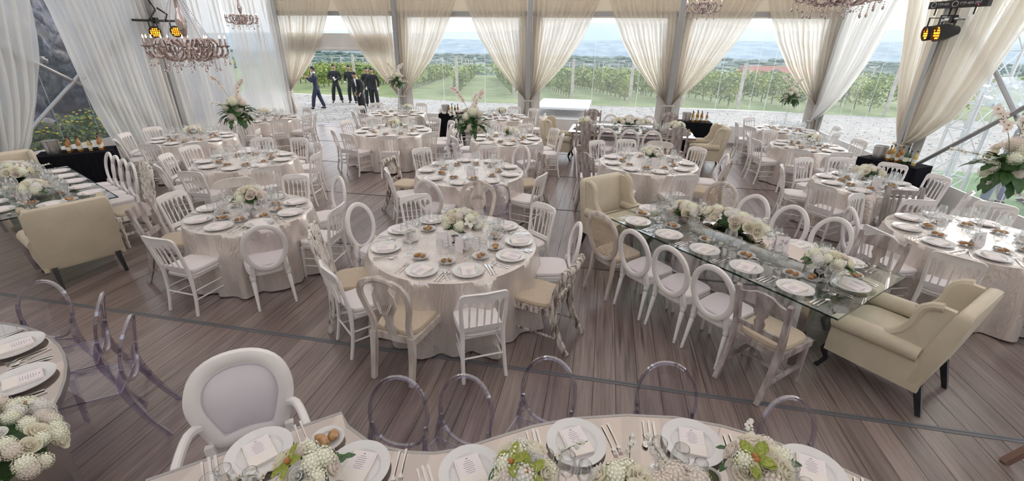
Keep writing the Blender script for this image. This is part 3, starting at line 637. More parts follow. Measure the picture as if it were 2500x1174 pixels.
def oval_chair(pane=True, mf='white_paint', ms='pale_seat'):
    ring = ring_pts(0, .715, .195, .25, 30, 1.0, -.215, -.16, .45, .015)
    fr = MB().sweep(ring, [(a * .95, c * .9) for a, c in PROF], up=(0, 1, 0), loop=True)
    legs = []
    for s in (-1, 1):
        b = MB(); turned(b, (s * .185, -.265, 0), (s * .170, -.195, .40), FLUTE, 10); b.sweep([(s * .168, -.20, .40), (s * .160, -.215, .47), (s * .15, -.225, .54)], SQ(.02), up=(0, 1, 0), scale=[1.2, 1, .8]); legs.append(b)
        b = MB(); turned(b, (s * .185, .175, 0), (s * .185, .175, .39), FLUTE, 10); legs.append(b)
    seat = seat_round(MB(), .45, .43, .385, .455, .40); cu = MB().pillow(.43, .41, .05, (0, 0, .475), .38, 5, 24, .5)
    P = [('seat', M(seat, mf), [('cushion', M(cu, ms), None, 'pale upholstered pad')]), ('back_ring', M(fr, mf))] + [('leg', M(b, mf)) for b in legs]
    if pane: P.append(('back_pane', M(disc_at(ring, .93, (0, -.215 - .265 * .16 - .012, .715)), 'acrylic', smooth=False), None, 'clear acrylic back pane'))
    return P
def cane_chair():
    pts = ring_pts(0, .72, .215, .25, 32, .8, -.215, -.17, .45, .02); pts = [(x * (1 + .12 * (z - .72) / .25), y, z + (.03 * math.cos(x / .215 * PI / 2) if z > .8 else 0)) for x, y, z in pts]
    fr = MB().sweep(pts, PROF, up=(0, 1, 0), loop=True); c = MB()
    def inside(x, z): return (abs(x) / (.195 * (1 + .12 * (z - .72) / .25))) ** 2.4 + (abs(z - .72) / .235) ** 2.4 < 1
    for k in range(-16, 17):
        for dx, dz in ((1, 1), (1, -1)):
            run = []
            for i in range(-24, 25):
                x, z = k * .028 + i * .011 * dx, .72 + i * .011 * dz
                if inside(x, z): run.append((x, -.215 - (z - .45) * .17 - .02 * (1 - (x / .2) ** 2), z))
            if len(run) > 1: c.tube([run[0], run[-1]], .0032, 3)
    legs = []
    for s in (-1, 1):
        b = MB(); b.sweep([(s * .18, -.30, 0), (s * .168, -.24, .22), (s * .16, -.215, .45), (s * .15, -.225, .52)], [(-.018, -.018), (.018, -.018), (.018, .018), (-.018, .018)], up=(0, 1, 0), scale=[.75, .9, 1.15, .8]); legs.append(b)
        b = MB(); turned(b, (s * .19, .185, 0), (s * .19, .185, .39), FLUTE, 8); legs.append(b)
    seat = seat_round(MB(), .47, .45, .38, .445, .41); cu = MB().pillow(.45, .43, .06, (0, 0, .468), .39, 5, 24, .5)
    return [('seat', M(seat, 'limed_wood'), [('cushion', M(cu, 'tan_linen'), None, 'tan linen pad')]), ('back_frame', M(fr, 'limed_wood')), ('cane_panel', M(c, 'cane', smooth=False), None, 'woven cane mesh')] + [('leg', M(b, 'limed_wood')) for b in legs]
SQ = lambda r: [(-r, -r), (r, -r), (r, r), (-r, r)]
def box_seat(w, d, z0, z1, wb, m, cm='tan_linen', ch=.06):
    b = MB(); y0, y1 = -d / 2, d / 2
    for z, k in ((z0, 1), (z1, 1)): pass
    b.add([(-wb / 2, y0, z0), (wb / 2, y0, z0), (w / 2, y1, z0), (-w / 2, y1, z0), (-wb / 2, y0, z1), (wb / 2, y0, z1), (w / 2, y1, z1), (-w / 2, y1, z1)], [(3, 2, 1, 0), (4, 5, 6, 7), (0, 1, 5, 4), (1, 2, 6, 5), (2, 3, 7, 6), (3, 0, 4, 7)])
    return ('seat', M(b, m, smooth=False), [('cushion', M(MB().pillow(w - .03, d - .03, ch, (0, 0, z1 + ch * .3), wb - .03, 5, 24, .4), cm), None, 'tan linen pad')])
def rustic_chair(m='grey_wood'):
    P = [box_seat(.48, .44, .39, .45, .42, m)]
    for s in (-1, 1):
        P.append(('leg', M(MB().sweep([(s * .19, -.36, 0), (s * .19, -.27, .22), (s * .19, -.225, .45), (s * .195, -.25, .65), (s * .205, -.31, .93)], SQ(.022), up=(0, 1, 0), scale=[.85, 1, 1.15, 1, .85]), m)))
        P.append(('leg', M(MB().sweep([(s * .205, .22, 0), (s * .20, .20, .42)], SQ(.023), up=(0, 1, 0), scale=[.75, 1.05]), m)))
        P.append(('stretcher', M(MB().sweep([(s * .19, -.27, .17), (s * .20, .2, .17)], SQ(.014)), m)))
    b = MB(); b.prism([(-.20, .80), (-.10, .81), (0, .815), (.10, .81), (.20, .80), (.20, .885), (.13, .90), (.07, .935), (0, .945), (-.07, .935), (-.13, .90), (-.20, .885)], .028); tl(b, -.225, .45, -.175); P.append(('crest_rail', M(b, m, smooth=False)))
    b = MB(); b.prism([(-.19, .56), (.19, .56), (.19, .61), (-.19, .61)], .022); tl(b, -.225, .45, -.175); P.append(('lower_rail', M(b, m, smooth=False)))
    b = MB(); b.prism([(-.035, .61), (.035, .61), (.045, .66), (.03, .70), (.06, .75), (.05, .81), (-.05, .81), (-.06, .75), (-.03, .70), (-.045, .66)], .016); tl(b, -.225, .45, -.175); P.append(('splat', M(b, m, smooth=False)))
    P.append(('stretcher', M(MB().sweep([(-.2, -.03, .17), (.2, -.03, .17)], SQ(.014)), m))); return P
def tl(b, y0, z0, sl, i0=0):
    for i in range(i0, len(b.v)): x, y, z = b.v[i]; b.v[i] = (x, y + y0 + (z - z0) * sl, z)
CAB = [(0, .30, .0), (.0, .285, .03), (-.012, .245, .10), (-.008, .225, .2), (.006, .235, .3), (.0, .215, .42)]
def queen_chair(m='limed_wood'):
    P = [box_seat(.50, .45, .38, .445, .42, m)]
    for s in (-1, 1):
        P.append(('leg', M(MB().sweep([(s * .185, -.30, 0), (s * .185, -.25, .25), (s * .18, -.225, .45)], SQ(.024), up=(0, 1, 0), scale=[.85, 1, 1.15]), m)))
        P.append(('leg', M(MB().sweep([(s * (.225 + x), y, z) for x, y, z in CAB], SQ(.024), up=(0, 1, 0), scale=[.7, .75, .75, .95, 1.35, 1.3]), m)))
        P.append(('stile', M(MB().sweep([(s * .18, -.225, .44), (s * .165, -.235, .56), (s * .20, -.26, .72), (s * .215, -.29, .86), (s * .17, -.31, .96), (s * .09, -.32, 1.0)], [(-.022, -.014), (.022, -.014), (.022, .014), (-.022, .014)], up=(0, 1, 0), scale=[1.1, 1, 1, 1.05, 1.1, 1.1]), m)))
    b = MB(); b.prism([(-.035, .45), (.035, .45), (.06, .52), (.035, .58), (.05, .66), (.105, .76), (.10, .86), (.06, .93), (.08, 1.0), (-.08, 1.0), (-.06, .93), (-.10, .86), (-.105, .76), (-.05, .66), (-.035, .58), (-.06, .52)], .016); tl(b, -.225, .45, -.17); sp = ('splat', M(b, m, smooth=False), [])
    for k in range(9):
        t = -PI * .42 + PI * .84 * k / 8; f = MB().tube([(.03 * math.sin(t), -.312, .70), (.075 * math.sin(t) * 1.0, -.285, .79), (.09 * math.sin(t), -.268, .70 + .17 * math.cos(t) ** .5)], .006, 5, up=(0, 1, 0)); sp[2].append(('carving', M(f, m)))
    P.append(sp); cr = MB(); cr.tube([(-.12, -.32, .985), (-.06, -.325, 1.015), (0, -.328, 1.025), (.06, -.325, 1.015), (.12, -.32, .985)], .024, 7, up=(0, 1, 0), flat=.8)
    fan = []
    for k in range(-4, 5): fan.append(('fan_flute', M(MB().tube([(k * .010, -.315, .985), (k * .026, -.323, 1.052 - .004 * k * k)], [.009, .012], 6, up=(0, 1, 0)), m)))
    P.append(('crest', M(cr, m), fan)); return P
def klismos_chair(m='distressed_wood'):
    P = [box_seat(.48, .45, .38, .44, .44, m)]
    for s in (-1, 1):
        P.append(('leg', M(MB().sweep([(s * .20, -.40, 0), (s * .20, -.32, .13), (s * .20, -.255, .30), (s * .20, -.235, .46), (s * .20, -.26, .64), (s * .20, -.33, .84)], [(-.02, -.03), (.02, -.03), (.02, .03), (-.02, .03)], up=(0, 1, 0), scale=[.8, .9, 1, 1.1, .9, .85]), m)))
        P.append(('leg', M(MB().sweep([(s * .21, .32, 0), (s * .21, .27, .13), (s * .21, .225, .30), (s * .21, .205, .42)], [(-.02, -.028), (.02, -.028), (.02, .028), (-.02, .028)], up=(0, 1, 0), scale=[.75, .9, 1, 1.1]), m)))
        P.append(('side_rail', M(MB().tube([(s * .2, -.31, .15), (s * .21, .28, .15)], .012, 5), m)))
    P.append(('scroll_rail', M(MB().sweep([(-.225, -.325, .83), (0, -.355, .83), (.225, -.325, .83)], [(.035 * math.cos(a * PI / 5), .045 * math.sin(a * PI / 5)) for a in range(10)]), m)))
    P.append(('middle_rail', M(MB().sweep([(-.2, -.275, .665), (.2, -.275, .665)], [(-.012, -.035), (.012, -.035), (.012, .035), (-.012, .035)]), m))); P.append(('lower_rail', M(MB().sweep([(-.2, -.245, .53), (.2, -.245, .53)], SQ(.016)), m))); return P
def carved_chair(m='worn_white', open_back=False):
    P = [box_seat(.48, .45, .39, .45, .44, m)]; pf = [(0, .016), (.06, .024), (.12, .016), (.2, .026), (.3, .017), (.45, .025), (.6, .018), (.75, .027), (.85, .019), (1, .027)]
    for s in (-1, 1):
        P.append(('leg', M(MB().sweep([(s * .2, -.30, 0), (s * .2, -.24, .25), (s * .2, -.225, .45)], SQ(.023), up=(0, 1, 0), scale=[.85, 1, 1.1]), m)))
        b = MB(); turned(b, (s * .205, .2, 0), (s * .205, .2, .41), pf, 8); P.append(('leg', M(b, m)))
        b = MB(); turned(b, (s * .2, -.225, .44), (s * .205, -.33, 1.06), [(0, .024), (.1, .024), (.12, .017), (.2, .026), (.3, .018), (.4, .026), (.5, .018), (.6, .026), (.7, .018), (.8, .024), (.92, .022), (.94, .012), (.97, .020), (1, .006)], 8); P.append(('stile', M(b, m)))
    b = MB(); out = [(-.2, .90), (.2, .90), (.2, .97), (.17, 1.0)] + [(.16 * math.cos(a), 1.0 + .085 * math.sin(a) + (.008 if k % 2 else 0)) for k, a in enumerate([.15 + (PI - .3) * i / 12 for i in range(13)])] + [(-.17, 1.0), (-.2, .97)]
    b.prism(out, .03); tl(b, -.225, .45, -.17); c = []
    for k in range(-3, 4): c.append(('carving', M(MB().blob((k * .042, -.225 - .53 * .17 + .02, 1.01 - .006 * k * k), .024, 6, 4, (1, .6, 1.1)), m)))
    P.append(('crest', M(b, m, smooth=False), c))
    b = MB(); b.prism([(-.10, .54), (.10, .54), (.09, .66), (.12, .80), (.11, .90), (-.11, .90), (-.12, .80), (-.09, .66)], .018); tl(b, -.225, .45, -.17); c = []
    for k in range(5): c.append(('carving', M(MB().blob((0.03 * (-1) ** k, -.225 - (.15 + .07 * k) * .17 + .012, .60 + .065 * k), .03, 6, 3, (1.3, .45, .9)), m)))
    P.append(('splat', M(b, m, smooth=False), c)); b = MB(); b.prism([(-.2, .50), (.2, .50), (.2, .545), (-.2, .545)], .024); tl(b, -.225, .45, -.17); P.append(('lower_rail', M(b, m, smooth=False)))
    P.append(('stretcher', M(MB().sweep([(-.2, .2, .15), (.2, .2, .15)], SQ(.015)), m)))
    for s in (-1, 1): P.append(('stretcher', M(MB().sweep([(s * .2, -.25, .2), (s * .205, .2, .2)], SQ(.014)), m)))
    return P
def slab_chair(m='cream_paint'):
    P = [('seat', M(seat_round(MB(), .44, .42, .39, .44, .40), m), [('cushion', M(MB().pillow(.42, .40, .05, (0, 0, .462), .38, 5, 22, .4), 'pale_seat'), None, 'pale padded cushion')])]
    for s in (-1, 1):
        P.append(('leg', M(MB().sweep([(s * .18, -.28, 0), (s * .17, -.22, .45), (s * .17, -.29, .80)], SQ(.018), up=(0, 1, 0), scale=[.8, 1.1, .8]), m))); b = MB(); turned(b, (s * .18, .175, 0), (s * .18, .175, .39), FLUTE, 8); P.append(('leg', M(b, m)))
    b = MB(); b.prism([(.27 * math.copysign(abs(math.cos(t)) ** .5, math.cos(t)), .80 + .065 * math.copysign(abs(math.sin(t)) ** .8, math.sin(t)) + .012 * math.cos(t) ** 2 * -1) for t in [2 * PI * i / 28 for i in range(28)]], .026)
    for i, (x, y, z) in enumerate(b.v): b.v[i] = (x, y - .30 + .9 * x * x, z)
    P.append(('top_slab', M(b, m))); P.append(('lower_rail', M(MB().sweep([(-.17, -.245, .58), (.17, -.245, .58)], [(-.01, -.03), (.01, -.03), (.01, .03), (-.01, .03)]), m))); return P
def slat_chair(m='dark_grey_wood'):
    P = [box_seat(.48, .44, .39, .45, .44, m)]
    for s in (-1, 1):
        P.append(('leg', M(MB().sweep([(s * .205, -.32, 0), (s * .205, -.23, .45), (s * .21, -.33, .96)], SQ(.026), up=(0, 1, 0)), m))); P.append(('leg', M(MB().sweep([(s * .205, .2, 0), (s * .205, .19, .42)], SQ(.026), up=(0, 1, 0)), m)))
        P.append(('stretcher', M(MB().sweep([(s * .205, -.28, .16), (s * .205, .2, .16)], SQ(.016)), m)))
    for z0, z1 in ((.85, .91), (.54, .585)):
        b = MB(); b.prism([(-.2, z0), (.2, z0), (.2, z1), (-.2, z1)], .024); tl(b, -.23, .45, -.195); P.append(('rail', M(b, m, smooth=False)))
    for k in range(4):
        b = MB(); x = -.12 + .08 * k; b.prism([(x - .016, .585), (x + .016, .585), (x + .016, .85), (x - .016, .85)], .014); tl(b, -.23, .45, -.195); P.append(('slat', M(b, m, smooth=False)))
    b = MB(); b.prism([(-.04, .70), (.04, .70), (.04, .73), (-.04, .73)], .012); tl(b, -.23, .45, -.195); P.append(('cross_bar', M(b, m, smooth=False))); return P
def ghost_chair(arm=False):
    pts = ring_pts(0, .69, .185, .235, 32, .92, -.20, -.20, .45, .03)
    rim = MB().sweep(pts, [(-.010, -.010), (.010, -.010), (.010, .010), (-.010, .010)], up=(0, 1, 0), loop=True); pan = disc_at(pts, .95, (0, -.20 - .24 * .2 - .03, .69))
    seat = MB(); seat.add([(-.19, -.19, .46), (.19, -.19, .46), (.21, .21, .46), (-.21, .21, .46), (-.185, -.185, .405), (.185, -.185, .405), (.205, .205, .405), (-.205, .205, .405)], [(0, 1, 2, 3), (0, 4, 5, 1), (1, 5, 6, 2), (2, 6, 7, 3), (3, 7, 4, 0)])
    edge = MB().sweep([(-.19, -.19, .458), (.19, -.19, .458), (.21, .21, .458), (-.21, .21, .458)], SQ(.0045), loop=True)
    P = [('back_panel', M(pan, 'acrylic', smooth=False), [('back_rim', M(rim, 'acrylic_rim'))]), ('seat', M(seat, 'acrylic', smooth=False), [('seat_edge', M(edge, 'acrylic_rim', smooth=False))])]
    for s in (-1, 1):
        P.append(('leg', M(MB().sweep([(s * .20, -.36, 0), (s * .19, -.27, .2), (s * .18, -.205, .44), (s * .175, -.215, .56), (s * .172, -.235, .63)], [(-.015, -.02), (.015, -.02), (.015, .02), (-.015, .02)], up=(0, 1, 0), scale=[.8, .9, 1.15, 1, .6]), 'acrylic_rim', smooth=False))); P.append(('leg', M(MB().sweep([(s * .205, .23, 0), (s * .20, .20, .42)], SQ(.017), up=(0, 1, 0), scale=[.75, 1.15]), 'acrylic_rim', smooth=False)))
    return P
def louis_armchair():
    m = 'white_paint'; half = [(.0, .535), (.09, .53), (.165, .528), (.21, .55), (.245, .62), (.295, .74), (.31, .82), (.30, .89), (.265, .96), (.20, 1.01), (.11, 1.038), (0, 1.046)]
    ctl = half + [(-x, z) for x, z in half[-2:0:-1]]; pts = []
    for i in range(44):
        f = i / 44 * len(ctl); k = int(f); t = f - k; P4 = [Vector(ctl[(k + d) % len(ctl)]) for d in (-1, 0, 1, 2)]; c = .5 * (2 * P4[1] + (P4[2] - P4[0]) * t + (2 * P4[0] - 5 * P4[1] + 4 * P4[2] - P4[3]) * t * t + (3 * P4[1] - P4[0] - 3 * P4[2] + P4[3]) * t ** 3); pts.append((c.x * .82, -.27 - (c.y - .5) * .22 - .05 * (1 - (c.x / .33) ** 2), c.y))
    fr = MB().sweep(pts, [(a * 1.7, b * 1.5) for a, b in PROF], up=(0, 1, 0), loop=True)
    inner = [Vector((0, -.39, .78)) + (Vector(p) - Vector((0, -.39, .78))) * .84 for p in pts]; pan = MB(); c0 = Vector((0, -.36, .785))
    mid = [c0 + (p - c0) * .62 + Vector((0, .022, 0)) for p in inner]; pan.add([c0 + Vector((0, .026, 0))] + mid + inner, [(0, i + 1, (i + 1) % 44 + 1) for i in range(44)] + [(i + 1, i + 45, (i + 1) % 44 + 45, (i + 1) % 44 + 1) for i in range(44)])
    pip = MB().tube([p + Vector((0, .008, 0)) for p in inner], .008, 6, up=(0, 1, 0), loop=True)
    P = [('back_frame', M(fr, m), None, 'glossy white rounded frame'), ('back_panel', M(pan, 'lavender_vinyl'), [('piping', M(pip, 'lavender_vinyl'))], 'padded pale lavender panel'), ('seat', M(seat_round(MB(), .60, .54, .36, .43, .52), m), [('cushion', M(MB().pillow(.58, .52, .09, (0, 0, .46), .50, 6, 28, .4), 'lavender_vinyl'), None, 'pale lavender seat pad')])]
    for s in (-1, 1):
        P.append(('back_post', M(MB().sweep([(s * .235, -.255, .40), (s * .215, -.26, .47), (s * .225, -.28, .56)], SQ(.026), up=(0, 1, 0)), m)))
        P.append(('arm', M(MB().sweep([(s * .235, -.33, .69), (s * .295, -.25, .715), (s * .335, -.06, .69), (s * .345, .10, .65), (s * .335, .14, .59), (s * .31, .13, .51), (s * .29, .14, .43)], [(a * .9, b * 1.2) for a, b in PROF]), m)))
        P.append(('leg', M(MB().sweep([(s * .24, -.33, 0), (s * .23, -.27, .2), (s * .23, -.25, .42)], SQ(.026), up=(0, 1, 0), scale=[.75, 1, 1.2]), m))); b = MB(); turned(b, (s * .25, .22, 0), (s * .25, .22, .38), [(t, r * 1.25) for t, r in FLUTE], 10); P.append(('leg', M(b, m)))
    return P
def wing_chair():
    m = 'beige_leather'; P = []
    def slab(out, t, off, slope=0, z0=.3):
        b = MB(); b.prism(out, t); tl(b, off, z0, slope); return b
    def soft(rings): return MB().loft(rings)
    # back: rounded slab leaning back
    rings = []
    for z, k, th in ((.24, 1.12, .11), (.30, 1.17, .12), (.6, 1.18, .12), (.85, 1.18, .11), (.93, 1.16, .10), (.965, 1.10, .08), (.98, 1.0, .04)):
        y = -.30 - (z - .26) * .17; w = .315 * k; rings.append([(-w, y - th / 2, z), (w, y - th / 2, z), (w + .012, y, z), (w, y + th / 2, z), (-w, y + th / 2, z), (-w - .012, y, z)])
    P.append(('backrest', M(soft(rings), m)))
    for s in (-1, 1):
        pr = [(-.30, .26), (-.02, .47), (.02, .52), (.0, .57), (-.07, .61), (-.13, .67), (-.165, .74), (-.175, .80), (-.178, .86), (-.195, .91), (-.235, .945), (-.29, .96), (-.36, .955), (-.39, .90), (-.33, .5)]
        b = MB(); n = len(pr); vs = []
        for x in (.30, .366):
            for y, z in pr: vs.append((s * (x if x < .35 else x - (.02 if z > .9 else 0)), y, z))
        b.add(vs, [tuple(range(n)), tuple(range(2 * n - 1, n - 1, -1))] + [(i, i + n, (i + 1) % n + n, (i + 1) % n) for i in range(n)]); b2 = MB().tube([(s * .338, y, z) for y, z in pr[2:12]], .036, 8, up=(1, 0, 0))
        P.append(('wing', M(b, m, smooth=False), [('wing_roll', M(b2, m))]))
        P.append(('side_panel', M(MB().add([(s * .335, -.36, .22), (s * .335, .30, .22), (s * .335, .30, .50), (s * .335, -.36, .50), (s * .375, -.36, .22), (s * .375, .31, .22), (s * .375, .31, .50), (s * .375, -.36, .50)], [(0, 1, 2, 3), (7, 6, 5, 4), (0, 4, 5, 1), (1, 5, 6, 2), (2, 6, 7, 3), (3, 7, 4, 0)]), m, smooth=False)))
        P.append(('arm', M(MB().tube([(s * .345, -.28, .535), (s * .35, .0, .54), (s * .352, .22, .53), (s * .352, .315, .505)], [.072, .078, .078, .06], 12, up=(0, 0, 1)), m)))
        P.append(('leg', M(MB().sweep([(s * .30, -.42, 0), (s * .29, -.34, .25)], SQ(.022), up=(0, 1, 0), scale=[.8, 1.2]), 'black_lacquer', smooth=False), None, 'black lacquered back leg'))
        P.append(('leg', M(MB().sweep([(s * .33, .335, .0), (s * .325, .31, .05), (s * .315, .285, .12), (s * .325, .31, .2), (s * .32, .28, .26)], SQ(.022), up=(0, 1, 0), scale=[1.0, .75, .9, 1.35, 1.5]), 'black_lacquer'), None, 'black cabriole front leg'))
    P.append(('seat_base', M(MB().box((0, -.02, .30), (.68, .64, .16)), m, smooth=False))); P.append(('seat_cushion', M(MB().pillow(.60, .56, .14, (0, .04, .43), .58, 6, 28, .3), m))); P.append(('front_rail', M(MB().box((0, .305, .30), (.70, .03, .16)), m, smooth=False)))
    return P
PROTO = {'N': napoleon(), 'n': napoleon(lod=1), 'O': oval_chair(), 'Q': queen_chair(), 'K': klismos_chair(), 'R': rustic_chair(), 'C': cane_chair(), 'V': carved_chair(), 'v': carved_chair('grey_wood'), 'B': slab_chair(), 'S': slat_chair(), 'G': ghost_chair(), 'L': louis_armchair(), 'W': wing_chair()}
KIND = {'N': ('spindle_back_chair', 'white spindle-back chair'), 'n': ('spindle_back_chair', 'white spindle-back chair'), 'O': ('oval_back_chair', 'white oval-back chair'), 'Q': ('carved_splat_chair', 'fan-carved limed wood chair'), 'K': ('sabre_leg_chair', 'distressed sabre-leg chair'), 'R': ('rustic_chair', 'weathered rustic chair'), 'C': ('cane_back_chair', 'grey cane-back chair'), 'V': ('carved_chair', 'worn white carved chair'), 'v': ('carved_chair', 'grey carved high-back chair'), 'B': ('slab_back_chair', 'pale slab-top chair'), 'S': ('slat_back_chair', 'dark slat-back chair'), 'G': ('ghost_chair', 'clear acrylic chair'), 'L': ('louis_armchair', 'white armchair with lavender padding'), 'W': ('wing_chair', 'beige wing chair')}
def chair(k, x, y, deg, where, group):
    name, what = KIND[k]; return place(PROTO[k], name, (x, y, 0), R(deg), what + ' ' + where, 'chair', group)
TABLES = {
 'T1': (-1.41, 4.05, .86, 'the centre front round table'), 'T2': (-4.11, 4.37, .70, 'the left front round table'), 'T3': (-5.98, 6.55, .80, 'the left round table with tall bouquet'),
 'T4': (-8.36, 7.89, .80, 'the far left round table'), 'T5': (-8.7, 10.5, .80, 'the round table left of the doorway'), 'T6': (-2.03, 6.77, .86, 'the middle round table with tall bouquet'),
 'T7': (-4.75, 9.75, .88, 'the round table right of the aisle'), 'T8': (-5.79, 12.27, .80, 'the round table nearest the waiters'), 'T9': (-2.0, 9.49, .77, 'the round table beside the mirrored table'),
 'T10': (.86, 8.08, .84, 'the round table behind the glass table'), 'T9b': (-2.75, 12.42, .75, 'the round table by the middle post'), 'T11': (4.27, 10.35, .70, 'the right rear round table'),
 'T11b': (4.5, 12.35, .70, 'the rearmost right round table'), 'T12': (4.05, 7.52, .70, 'the right middle round table'), 'T13': (4.2, 5.48, .80, 'the right front round table')}
CHAIRS = {
'T1': [('O', -2.39, 4.3, 256), ('N', -2.06, 4.82, 220), ('Q', -1.48, 5.06, 184), ('N', -0.77, 4.83, 141), ('O', -0.43, 4.28, 103), ('K', -0.45, 3.74, 72), ('N', -0.92, 3.17, 29), ('Q', -1.53, 3.05, 353), ('N', -2.05, 3.27, 320), ('V', -2.32, 3.60, 297)],
'T2': [('N', -4.96, 4.39, 269), ('N', -4.18, 3.52, 355), ('R', -4.89, 4.03, 293), ('O', -3.5, 3.78, 46), ('N', -3.26, 4.44, 95), ('O', -3.63, 5.07, 145), ('N', -4.22, 5.21, 188), ('B', -4.89, 5.07, 228)],
'T3': [('N', -5.22, 5.98, 53), ('N', -5.91, 5.6, 4), ('N', -6.49, 5.75, 328), ('N', -6.86, 6.19, 292), ('N', -7.0, 6.68, 263), ('N', -5.05, 6.72, 100), ('N', -5.4, 7.32, 143), ('N', -5.88, 7.58, 175), ('N', -6.42, 7.42, 207)],
'T4': [('n', -9.23, 7.5, 294), ('n', -8.87, 7.09, 327), ('n', -8.17, 6.96, 11), ('n', -7.67, 7.24, 47), ('n', -9.3, 8.03, 262), ('n', -8.52, 8.83, 190), ('n', -7.52, 8.33, 117)],
'T5': [('n', -7.94, 9.92, 53), ('n', -7.75, 10.51, 91), ('n', -8.34, 11.38, 157), ('n', -7.86, 10.94, 117), ('n', -8.4, 9.55, 17)],
'T6': [('N', -2.95, 7.41, 235), ('N', -2.89, 6.25, 301), ('O', -2.21, 5.78, 350), ('G', -1.47, 5.91, 33), ('N', -1.07, 6.47, 73), ('R', -1.17, 7.33, 123), ('O', -1.52, 7.67, 150), ('N', -2.03, 7.78, 180), ('G', -2.56, 7.68, 210), ('K', -3.17, 6.84, 266)],
'T7': [('n', -5.54, 9.06, 311), ('n', -5.79, 9.91, 261), ('n', -5.1, 8.76, 341), ('n', -4.39, 8.76, 20), ('n', -3.83, 9.24, 61), ('n', -3.73, 10.0, 104), ('n', -3.83, 10.45, 130), ('n', -4.28, 10.7, 154), ('n', -5.51, 10.47, 227)],
'T8': [('n', -6.54, 11.69, 308), ('n', -6.76, 12.39, 263), ('n', -6.13, 11.38, 339), ('n', -6.72, 13.07, 229), ('n', -5.62, 13.29, 170), ('n', -4.9, 12.59, 110)],
'T9': [('n', -2.73, 8.94, 307), ('n', -2.91, 9.6, 263), ('n', -2.08, 8.57, 355), ('n', -1.4, 8.68, 37), ('n', -1.26, 10.04, 127), ('n', -1.09, 9.59, 97), ('n', -2.46, 10.31, 209), ('n', -1.83, 10.39, 169)],
'T9b': [('n', -3.75, 12.62, 262), ('n', -3.72, 12.10, 290), ('n', -2.07, 11.83, 49), ('n', -2.18, 13.12, 141), ('n', -1.85, 12.43, 91), ('n', -2.65, 13.31, 174)],
'T10': [('N', 0.12, 8.89, 222), ('O', -0.12, 7.98, 277), ('v', 0.03, 7.38, 310), ('N', 0.59, 9.11, 195), ('B', 1.15, 9.30, 167), ('N', 0.42, 7.18, 333), ('N', 1.22, 7.16, 21), ('N', 1.62, 8.74, 131), ('Q', 1.76, 7.62, 62), ('O', 1.85, 8.12, 92)],
'T11': [('n', 3.45, 10.14, 284), ('n', 3.47, 10.63, 251), ('n', 3.94, 11.13, 203), ('n', 3.83, 9.54, 332), ('n', 4.39, 9.51, 8), ('n', 5.09, 10.57, 105), ('n', 5.0, 9.91, 59)],
'T11b': [('n', 3.75, 11.95, 298), ('n', 3.65, 12.44, 264), ('n', 4.03, 13.06, 213), ('n', 5.35, 12.33, 89), ('n', 5.13, 11.77, 47)],
'T12': [('N', 3.38, 7.0, 308), ('N', 3.23, 7.76, 254), ('N', 3.65, 8.28, 208), ('N', 4.16, 8.42, 173), ('N', 4.69, 8.25, 139), ('N', 4.88, 7.71, 103), ('N', 4.76, 7.05, 56), ('N', 4.11, 6.67, 4)],
'T13': [('O', 3.25, 5.53, 267), ('S', 4.15, 6.43, 183), ('N', 4.81, 6.2, 140), ('N', 3.3, 5.18, 288), ('N', 3.6, 4.74, 321), ('N', 3.58, 6.20, 221), ('R', 4.55, 4.55, 20)]}
for t, lst in CHAIRS.items():
    cx, cyy, r, ph = TABLES[t]; used = set()
    for k, x, y, dg in lst: chair(k, x, y, dg, 'at %s of %s' % (clock(cx, cyy, x, y, used), ph), 'chairs around ' + ph)
# rectangular tables: (centre, axis angle, length, width)
RECT = {'R1': ((1.49, 4.745), R(-46.2), 2.64, 1.30), 'R2': ((.68, 11.2), R(-2), 2.86, 1.12), 'R3': ((-7.57, 4.45), R(155.1), 2.5, 1.2)}
def at_rect(key, u, v):
    (cx, cyy), a, L_, W_ = RECT[key]; return cx + u * math.cos(a) - v * math.sin(a), cyy + u * math.sin(a) + v * math.cos(a)
def rect_chair(key, k, u, v, face, where, grp):
    x, y = at_rect(key, u, v); a = math.degrees(RECT[key][1]); chair(k, x, y, a + face, where, grp)
NTH = ['first', 'second', 'third', 'fourth', 'fifth', 'sixth']
us = [-.88, -.41, .05, .51, .95]
for i, (k, u) in enumerate(zip('COOOR', us)):
    rect_chair('R1', k, u, -.79, 0, '%s along near side of the clear glass table' % NTH[i], 'chairs along the clear glass table'); rect_chair('R1', k, u, .79, 180, '%s along far side of the clear glass table' % NTH[i], 'chairs along the clear glass table')
chair('W', .36, 5.97, 224, 'at the far end of the clear glass table', 'wing chairs'); chair('W', 2.62, 3.78, 44, 'turned sideways at near end of the clear glass table', 'wing chairs')
for i, (k, u) in enumerate(zip('vOOOv', [-.98, -.5, -.02, .46, .96])):
    rect_chair('R2', k, u, .80, 180, '%s from left behind the rear mirrored table' % NTH[i], 'chairs along the rear mirrored table'); rect_chair('R2', k, u, -.80, 0, '%s from left before the rear mirrored table' % NTH[i], 'chairs along the rear mirrored table')
chair('W', -1.02, 11.3, 268, 'at left end of the rear mirrored table', 'wing chairs'); chair('W', 2.40, 11.2, 88, 'at right end of the rear mirrored table', 'wing chairs')
for i, (k, u) in enumerate(zip('VOOOO', [-.93, -.32, .02, .37, .72])): rect_chair('R3', k, u, -.75, 0, '%s from right behind the left glass table' % NTH[i], 'chairs along the left glass table')
rect_chair('R3', 'V', -.20, .98, 180, 'on the near side of the left glass table at frame edge', 'chairs along the left glass table')
chair('W', -6.22, 3.83, 65, 'seen from behind at the left glass table', 'wing chairs'); chair('W', -9.02, 5.12, 245, 'at far end of the left glass table', 'wing chairs')
